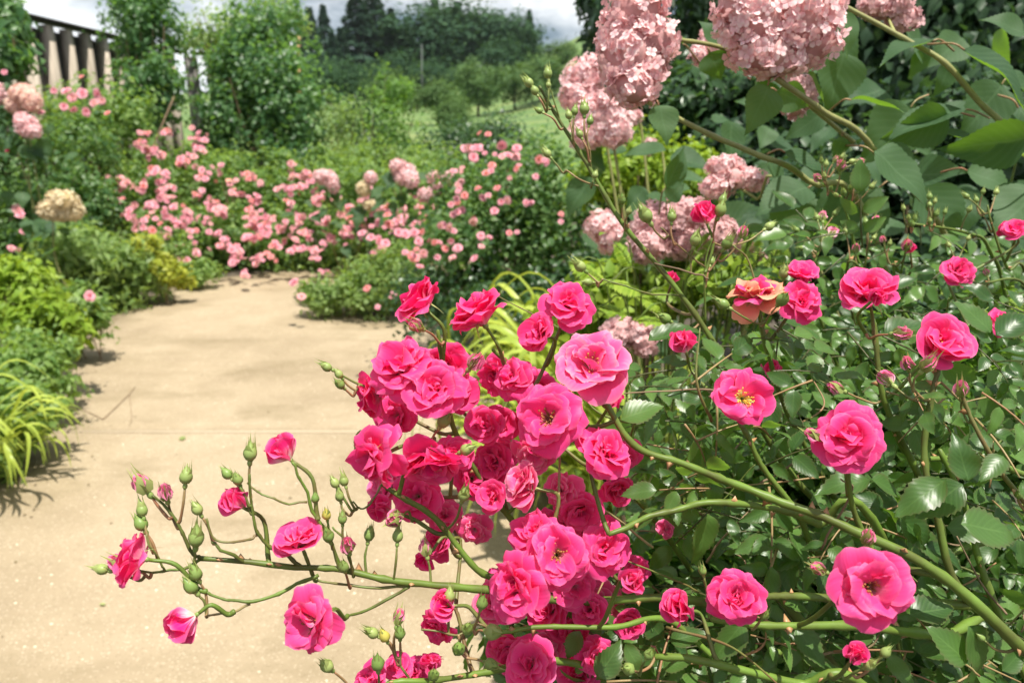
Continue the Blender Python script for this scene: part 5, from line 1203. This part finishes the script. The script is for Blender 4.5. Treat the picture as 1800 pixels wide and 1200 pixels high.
# buds of the left spray and of the lower cluster: x, y, radius, kind
for i, (x, y, r, t) in enumerate([(252, 853, 18, 'p'), (291, 868, 15, 'p'), (327, 838, 14, 'g'), (440, 797, 15, 'g'), (400, 833, 11, 'g'), (418, 843, 11, 'g'), (250, 897, 12, 'g'), (248, 921, 14, 'g'), (347, 895, 12, 'g'), (345, 946, 17, 'g'), (214, 990, 19, 'p'), (180, 1000, 12, 'g'), (344, 1008, 14, 'g'), (336, 1031, 15, 'g'),
                                   (574, 905, 10, 'y'), (577, 942, 13, 'g'), (554, 876, 9, 'g'), (612, 960, 15, 'p'), (602, 912, 10, 'g'), (604, 996, 12, 'g')]):
    FB_.bud(x, y, r, .482 if x < 470 else .498, t, None, i)
for i, (x, y, r, t, d) in enumerate([(575, 1170, 14, 'g', .5), (655, 1112, 12, 'g', .51), (676, 1118, 12, 'y', .512), (703, 1113, 12, 'g', .51), (700, 1086, 13, 'p', .515), (790, 1047, 12, 'g', .52), (847, 1060, 13, 'g', .51), (821, 1105, 13, 'g', .505), (866, 1110, 18, 'g', .50), (806, 1140, 15, 'g', .505), (862, 1166, 13, 'g', .505), (664, 1166, 15, 'g', .51),
                                      (762, 1186, 13, 'g', .51), (605, 845, 10, 'g', .52), (589, 849, 10, 'g', .52), (597, 872, 10, 'g', .52), (695, 911, 18, 'p', .51), (699, 942, 12, 'g', .515), (649, 940, 12, 'g', .515), (575, 645, 10, 'g', .52), (596, 658, 9, 'g', .52), (598, 676, 10, 'g', .52), (733, 573, 15, 'p', .52), (834, 637, 16, 'p', .51), (748, 965, 13, 'p', .53),
                                      (1020, 468, 12, 'g', .685), (1034, 496, 9, 'g', .685), (1135, 379, 15, 'g', .68), (1181, 381, 10, 'g', .68), (1266, 370, 13, 'g', .68), (1222, 422, 12, 'g', .68), (1278, 428, 12, 'g', .68), (1352, 398, 10, 'g', .75), (1270, 352, 9, 'g', .69), (1093, 352, 9, 'g', .69), (1105, 372, 7, 'g', .69), (1250, 460, 9, 'g', .7), (1305, 410, 10, 'p', .68),
                                      (1583, 586, 16, 'p', .55), (1596, 640, 13, 'p', .54), (1630, 641, 15, 'p', .54), (1559, 668, 15, 'p', .57), (1471, 682, 14, 'p', .6), (1690, 686, 14, 'p', .55), (1375, 527, 14, 'g', .60), (1272, 535, 12, 'g', .62), (1440, 1000, 14, 'p', .44), (1440, 1000, 3, 'g', .5), (1525, 946, 14, 'p', .44), (1528, 1168, 12, 'g', .46), (1556, 1146, 11, 'g', .46), (1343, 1080, 11, 'g', .49),
                                      (1235, 1003, 9, 'g', .5), (1105, 1175, 14, 'g', .5), (1140, 1150, 11, 'g', .5), (1430, 765, 13, 'p', .5), (985, 785, 10, 'g', .52), (820, 790, 13, 'g', .51), (815, 870, 13, 'g', .51), (780, 740, 15, 'g', .51), (1170, 560, 12, 'g', .68), (1378, 480, 11, 'g', .66), (1725, 1120, 8, 'g', .5), (1790, 870, 8, 'g', .55)]):
    if r > 4: FB_.bud(x, y, r, d, t, None, 50 + i)
for i, (x, y, r, dr) in enumerate([(930, 146, 10, (-.6, .7, 0)), (940, 160, 9, (-.5, .8, 0)), (963, 130, 10, (-.1, 1, 0)), (964, 150, 6, (0, 1, 0)), (1000, 203, 8, (-.2, 1, 0)), (1010, 196, 8, (.1, 1, 0)), (1027, 192, 11, (0, 1, 0)), (1037, 213, 8, (.2, 1, 0)), (1019, 236, 8, (-.4, .8, 0)), (962, 270, 9, (-.6, .7, 0)), (1046, 308, 7, (.3, .9, 0)), (948, 195, 7, (-.7, .4, 0))]):
    FB_.bud(x, y, r, .69, 'g', dr, 150 + i)
_t = RS(23)
for i in range(60):
    x, y = _t.uniform(1060, 1800), _t.uniform(610, 1200); d = _t.uniform(.54, .76); q0 = P(x, y, d)
    dv = unit(face(_t.normal() * .9, _t.uniform(-.2, 1), _t.uniform(-.5, .5))); L_ = _t.uniform(.04, .12)
    FB_.cane([q0, q0 + dv * L_ * .5 + _t.normal(size=3) * .006, q0 + dv * L_ + _t.normal(size=3) * .012], _t.uniform(.0010, .0020), .0007, (M_STEM, M_CANE, M_REDSTEM, M_TWIG)[i % 4], 0, False, 'twig', False)
# leaves: single large ones seen clearly, then the rest of the leafy mass
for i, (a, b2, d, n, w) in enumerate([((1092, 738), (1165, 704), .57, (.1, .75, .6), 1.2), ((1242, 902), (1246, 1000), .57, (.5, .3, .8), 1.2), ((1702, 845), (1682, 762), .50, (-.3, .3, .9), 1.2), ((1662, 842), (1572, 906), .50, (-.1, .6, .8), 1.15), ((1692, 850), (1610, 908), .52, (0, .6, .8), 1.1), ((1688, 922), (1815, 928), .50, (0, .6, .8), 1.1),
                                       ((1580, 905), (1650, 968), .55, (.1, .3, .9), 1.2), ((1530, 840), (1430, 862), .56, (0, .8, .6), 1.1), ((1532, 842), (1592, 868), .56, (0, .8, .6), 1.2), ((640, 755), (612, 790), .52, (-.3, .5, .8), .8), ((1140, 600), (1230, 560), .66, (0, .8, .5), .9), ((1240, 700), (1170, 690), .58, (0, .6, .8), 1.1), ((1555, 590), (1640, 560), .62, (0, .75, .6), 1.2),
                                       ((1740, 585), (1700, 520), .58, (.2, .5, .9), 1.3), ((1750, 590), (1820, 545), .58, (0, .6, .8), 1.2), ((1745, 600), (1690, 570), .58, (0, .7, .7), 1.2), ((1700, 1165), (1640, 1100), .5, (0, .6, .8), 1.2), ((1700, 1100), (1760, 1190), .5, (0, .6, .8), 1.2), ((1050, 1190), (1095, 1130), .52, (.3, .5, .9), 1.3), ((1100, 1130), (1130, 1190), .53, (.3, .5, .9), 1.1), ((1600, 1080), (1680, 1060), .52, (0, .8, .6), 1.2)]):
    place_leaf(FB_.root, LFT_M, P(*a, d), P(*b2, d), face(*n), w, i, 'leaflet')
rs = RS(99); cand = []
while len(cand) < 285:
    x, y = rs.uniform(1030, 1830), rs.uniform(560, 1215)
    if y < 640 - (x - 1100) * .16 or (x < 1130 and y < 860) : continue
    cand.append((x, y, rs.uniform(.56, .80)))
for x, y, d in [(rs.uniform(880, 1100), rs.uniform(1060, 1210), rs.uniform(.6, .8)) for _ in range(26)]: cand.append((x, y, d))
cand.sort(key=lambda c: c[2])
for i, (x, y, d) in enumerate(cand[:300]):
    t_ = unit(face(rs.normal(), rs.uniform(-.9, .5), rs.uniform(-.3, .6)))
    n_ = unit(np.array([0, 0, .75]) + face(rs.uniform(-.6, .4), .2, .75) * .8 + rs.normal(size=3) * .28)
    rose_leaf(FB_.root, P(x, y, d) - t_ * .02, t_, n_, rs.uniform(.036, .060), i, i < 50)
bl_ = [BL(1500, 900, 1.0, 760, 640, 105, 32), BL(1650, 760, .98, 460, 420, 54, 32), BL(1180, 1080, .85, 460, 300, 46, 32), BL(1380, 760, .95, 420, 240, 42, 32), BL(1000, 1150, .80, 330, 170, 28, 28), BL(1750, 1050, .85, 420, 520, 46, 32), BL(1480, 1180, .85, 700, 300, 60, 32)]
ps = [clump_leaves(c, r, nc, pr, 900 + 7 * i, rc=.17, zmin=.02, lo=.35) for i, (c, r, nc, pr) in enumerate(bl_)]
p, tip, nrm, tint = (np.concatenate(q) for q in zip(*ps))
stuff(put('foliage', scatter('foliage', leaf_hero(.235, .30, .26, 3, .0, .02, .01, 1, .95, (-1, 0, 1)), p, frames(tip, nrm), rs.uniform(.022, .042, len(p)), tint, M_ROSELEAFM), FB_.root))

# ---- a second, budding rose bush behind to the right
RB = Bush((1.12, 1.12, 0), 'budding rose bush at the right behind the foreground roses')
for pts, r0, r1 in [([(1640, 640, .98), (1520, 480, .95), (1496, 400, .93), (1478, 345, .92)], .0040, .0014), ([(1780, 600, .95), (1740, 440, .88), (1700, 410, .86), (1640, 398, .85), (1598, 392, .85)], .0036, .0012), ([(1500, 560, .93), (1520, 470, .90), (1530, 420, .89)], .003, .0012),
                    ([(1820, 560, .9), (1770, 470, .85), (1745, 400, .84), (1735, 360, .84)], .003, .0012), ([(1440, 560, .9), (1430, 480, .88), (1444, 430, .88)], .003, .0012), ([(1850, 640, .9), (1800, 500, .86), (1720, 500, .84), (1695, 485, .83)], .003, .0012), ([(1590, 560, .93), (1585, 480, .9), (1592, 440, .89)], .003, .0012)]:
    RB.cane(pts, r0, r1, thorns=2)
for i, (x, y, r, t) in enumerate([(1444, 283, 5, 'g'), (1452, 289, 6, 'g'), (1468, 281, 6, 'p'), (1480, 276, 5, 'g'), (1497, 284, 6, 'g'), (1510, 285, 7, 'p'), (1478, 293, 10, 'p'), (1438, 313, 8, 'p'), (1449, 309, 5, 'g'), (1495, 330, 6, 'g'), (1512, 327, 9, 'p'), (1483, 338, 6, 'g'), (1532, 328, 6, 'g'), (1460, 331, 5, 'g'), (1502, 322, 5, 'g'), (1470, 343, 5, 'g'),
                                   (1446, 381, 9, 'p'), (1436, 382, 6, 'g'), (1468, 375, 6, 'g'), (1462, 411, 12, 'p'), (1445, 420, 7, 'g'), (1487, 407, 7, 'g'), (1522, 391, 7, 'g'), (1536, 391, 10, 'p'), (1536, 418, 5, 'g'), (1553, 422, 6, 'p'), (1564, 428, 5, 'g'), (1594, 432, 11, 'p'), (1505, 438, 8, 'p'), (1597, 383, 5, 'g'), (1608, 384, 5, 'g'), (1604, 394, 5, 'g'),
                                   (1634, 346, 6, 'g'), (1643, 354, 5, 'g'), (1634, 360, 5, 'g'), (1646, 376, 6, 'g'), (1661, 373, 5, 'g'), (1634, 388, 5, 'g'), (1588, 366, 5, 'g'), (1699, 345, 6, 'g'), (1716, 352, 6, 'g'), (1728, 337, 5, 'g'), (1751, 338, 6, 'g'), (1704, 368, 6, 'g'), (1727, 375, 5, 'g'), (1668, 431, 5, 'g'), (1702, 419, 5, 'g'), (1734, 480, 6, 'p'), (1400, 404, 6, 'g'), (1410, 436, 6, 'g'), (1420, 432, 6, 'g'), (1500, 470, 6, 'g')]):
    RB.bud(x, y, r, .90 if x < 1580 else .845, t, None, i)
for i, (x, y, s, f, d) in enumerate([(1768, 404, 26, (-.6, .3, .4), .82), (1600, 436, 22, (-.2, .7, .3), .88)]): RB.blossom(x, y, s, 'half', f, d, 300 + i)
for i in range(60):
    x, y = rs.uniform(1380, 1820), rs.uniform(400, 600); d = rs.uniform(.86, 1.1)
    t_ = unit(face(rs.normal(), rs.uniform(-.7, .5), rs.uniform(-.2, .6)))
    rose_leaf(RB.root, P(x, y, d), t_, unit(np.array([0, 0, .8]) + face(0, .2, .7) + rs.normal(size=3) * .3), rs.uniform(.045, .065), i, False)

# ---------------------------------------------------------------- small things on the path
M_FALLEN = leaf_mat('fallen_leaf', (0.20, 0.26, 0.08), (0.32, 0.36, 0.14), None, .1, .6)
for i, (x, y, s, lb) in enumerate([(320, 777, .05, 'small green leaf lying on the path below the joint'), (186, 1068, .022, 'pale green leaf scrap lying on the path, lower left')]):
    g_ = G(x, y); g_[2] = .012; a = .3 + i
    o = put('fallen_leaf', tmesh('fallen_leaf', leaf_hero(.28, .25, .05, 5, 0, .04, .02, i), M_FALLEN), None, mat4(Rz(a) @ Ry(.1), g_, s)); tag(o, lb, 'leaf')
q = [G(182, 740), G(205, 718), G(228, 695), G(238, 682)]
for v_ in q: v_[2] = .010
o = thing('fallen_twig', q[0], 'thin dry twig lying on the path at the left', 'twig')
put('stick', tmesh('stick', tube(spline(q, 4), .0028, .0016, 5), M_TWIG), o)
put('stick', tmesh('stick', tube(spline([q[0], G(150, 725) + [0, 0, .01], G(130, 722) + [0, 0, .01]], 4), .0022, .0012, 5), M_TWIG), o)
put('stick', tmesh('stick', tube(spline([q[2], G(232, 735) + [0, 0, .01], G(228, 752) + [0, 0, .01]], 4), .0018, .001, 5), M_TWIG), o)

# scraps of leaf and petal litter gathered along the path edges
lr = RS(61); lp = []
for k_ in range(420):
    i = lr.randint(6, len(el_) - 4); side = lr.uniform() < .6
    a_, b_ = (el_[i], er_[i]) if side else (er_[i], el_[i])
    q_ = a_ + (b_ - a_) * min(.95, abs(lr.normal()) * .06 if lr.uniform() < .75 else lr.uniform(0, .9)); lp.append([q_[0] + lr.normal() * .04, q_[1] + lr.normal() * .06, .0095])
lp = np.array(lp); ln = unit(np.array([0, 0, 1.0]) + lr.normal(size=lp.shape) * .25); lt = unit(np.cross(ln, lr.normal(size=lp.shape)))
M_LITTER = leaf_mat('dry_litter', (0.10, 0.075, 0.04), (0.26, 0.20, 0.11), None, 0.0, .8, .2)
o = put('leaf_litter', scatter('leaf_litter', LS, lp, frames(lt, ln), lr.uniform(.006, .020, len(lp)), lr.uniform(0, 1, len(lp)), M_LITTER))
tag(o, 'dry leaf scraps scattered along the path edges', kind='stuff')

# ---------------------------------------------------------------- the humid summer air
hm = bpy.data.materials.new('humid_air'); hm.use_nodes = True
hn = hm.node_tree; hn.nodes.remove(hn.nodes['Principled BSDF'])
pv = hn.nodes.new('ShaderNodeVolumePrincipled')
pv.inputs['Color'].default_value = (0.86, 0.94, 1.0, 1); pv.inputs['Density'].default_value = 0.0002; pv.inputs['Anisotropy'].default_value = 0.2
hn.links.new(pv.outputs[0], hn.nodes['Material Output'].inputs['Volume'])
t = box_t((-960, -80, -110), (960, 1560, 42))
hz = put('haze', mesh('haze', t.V, t.F, smooth=False, mat=hm))
tag(hz, 'thin pale summer haze filling the air', kind='stuff')
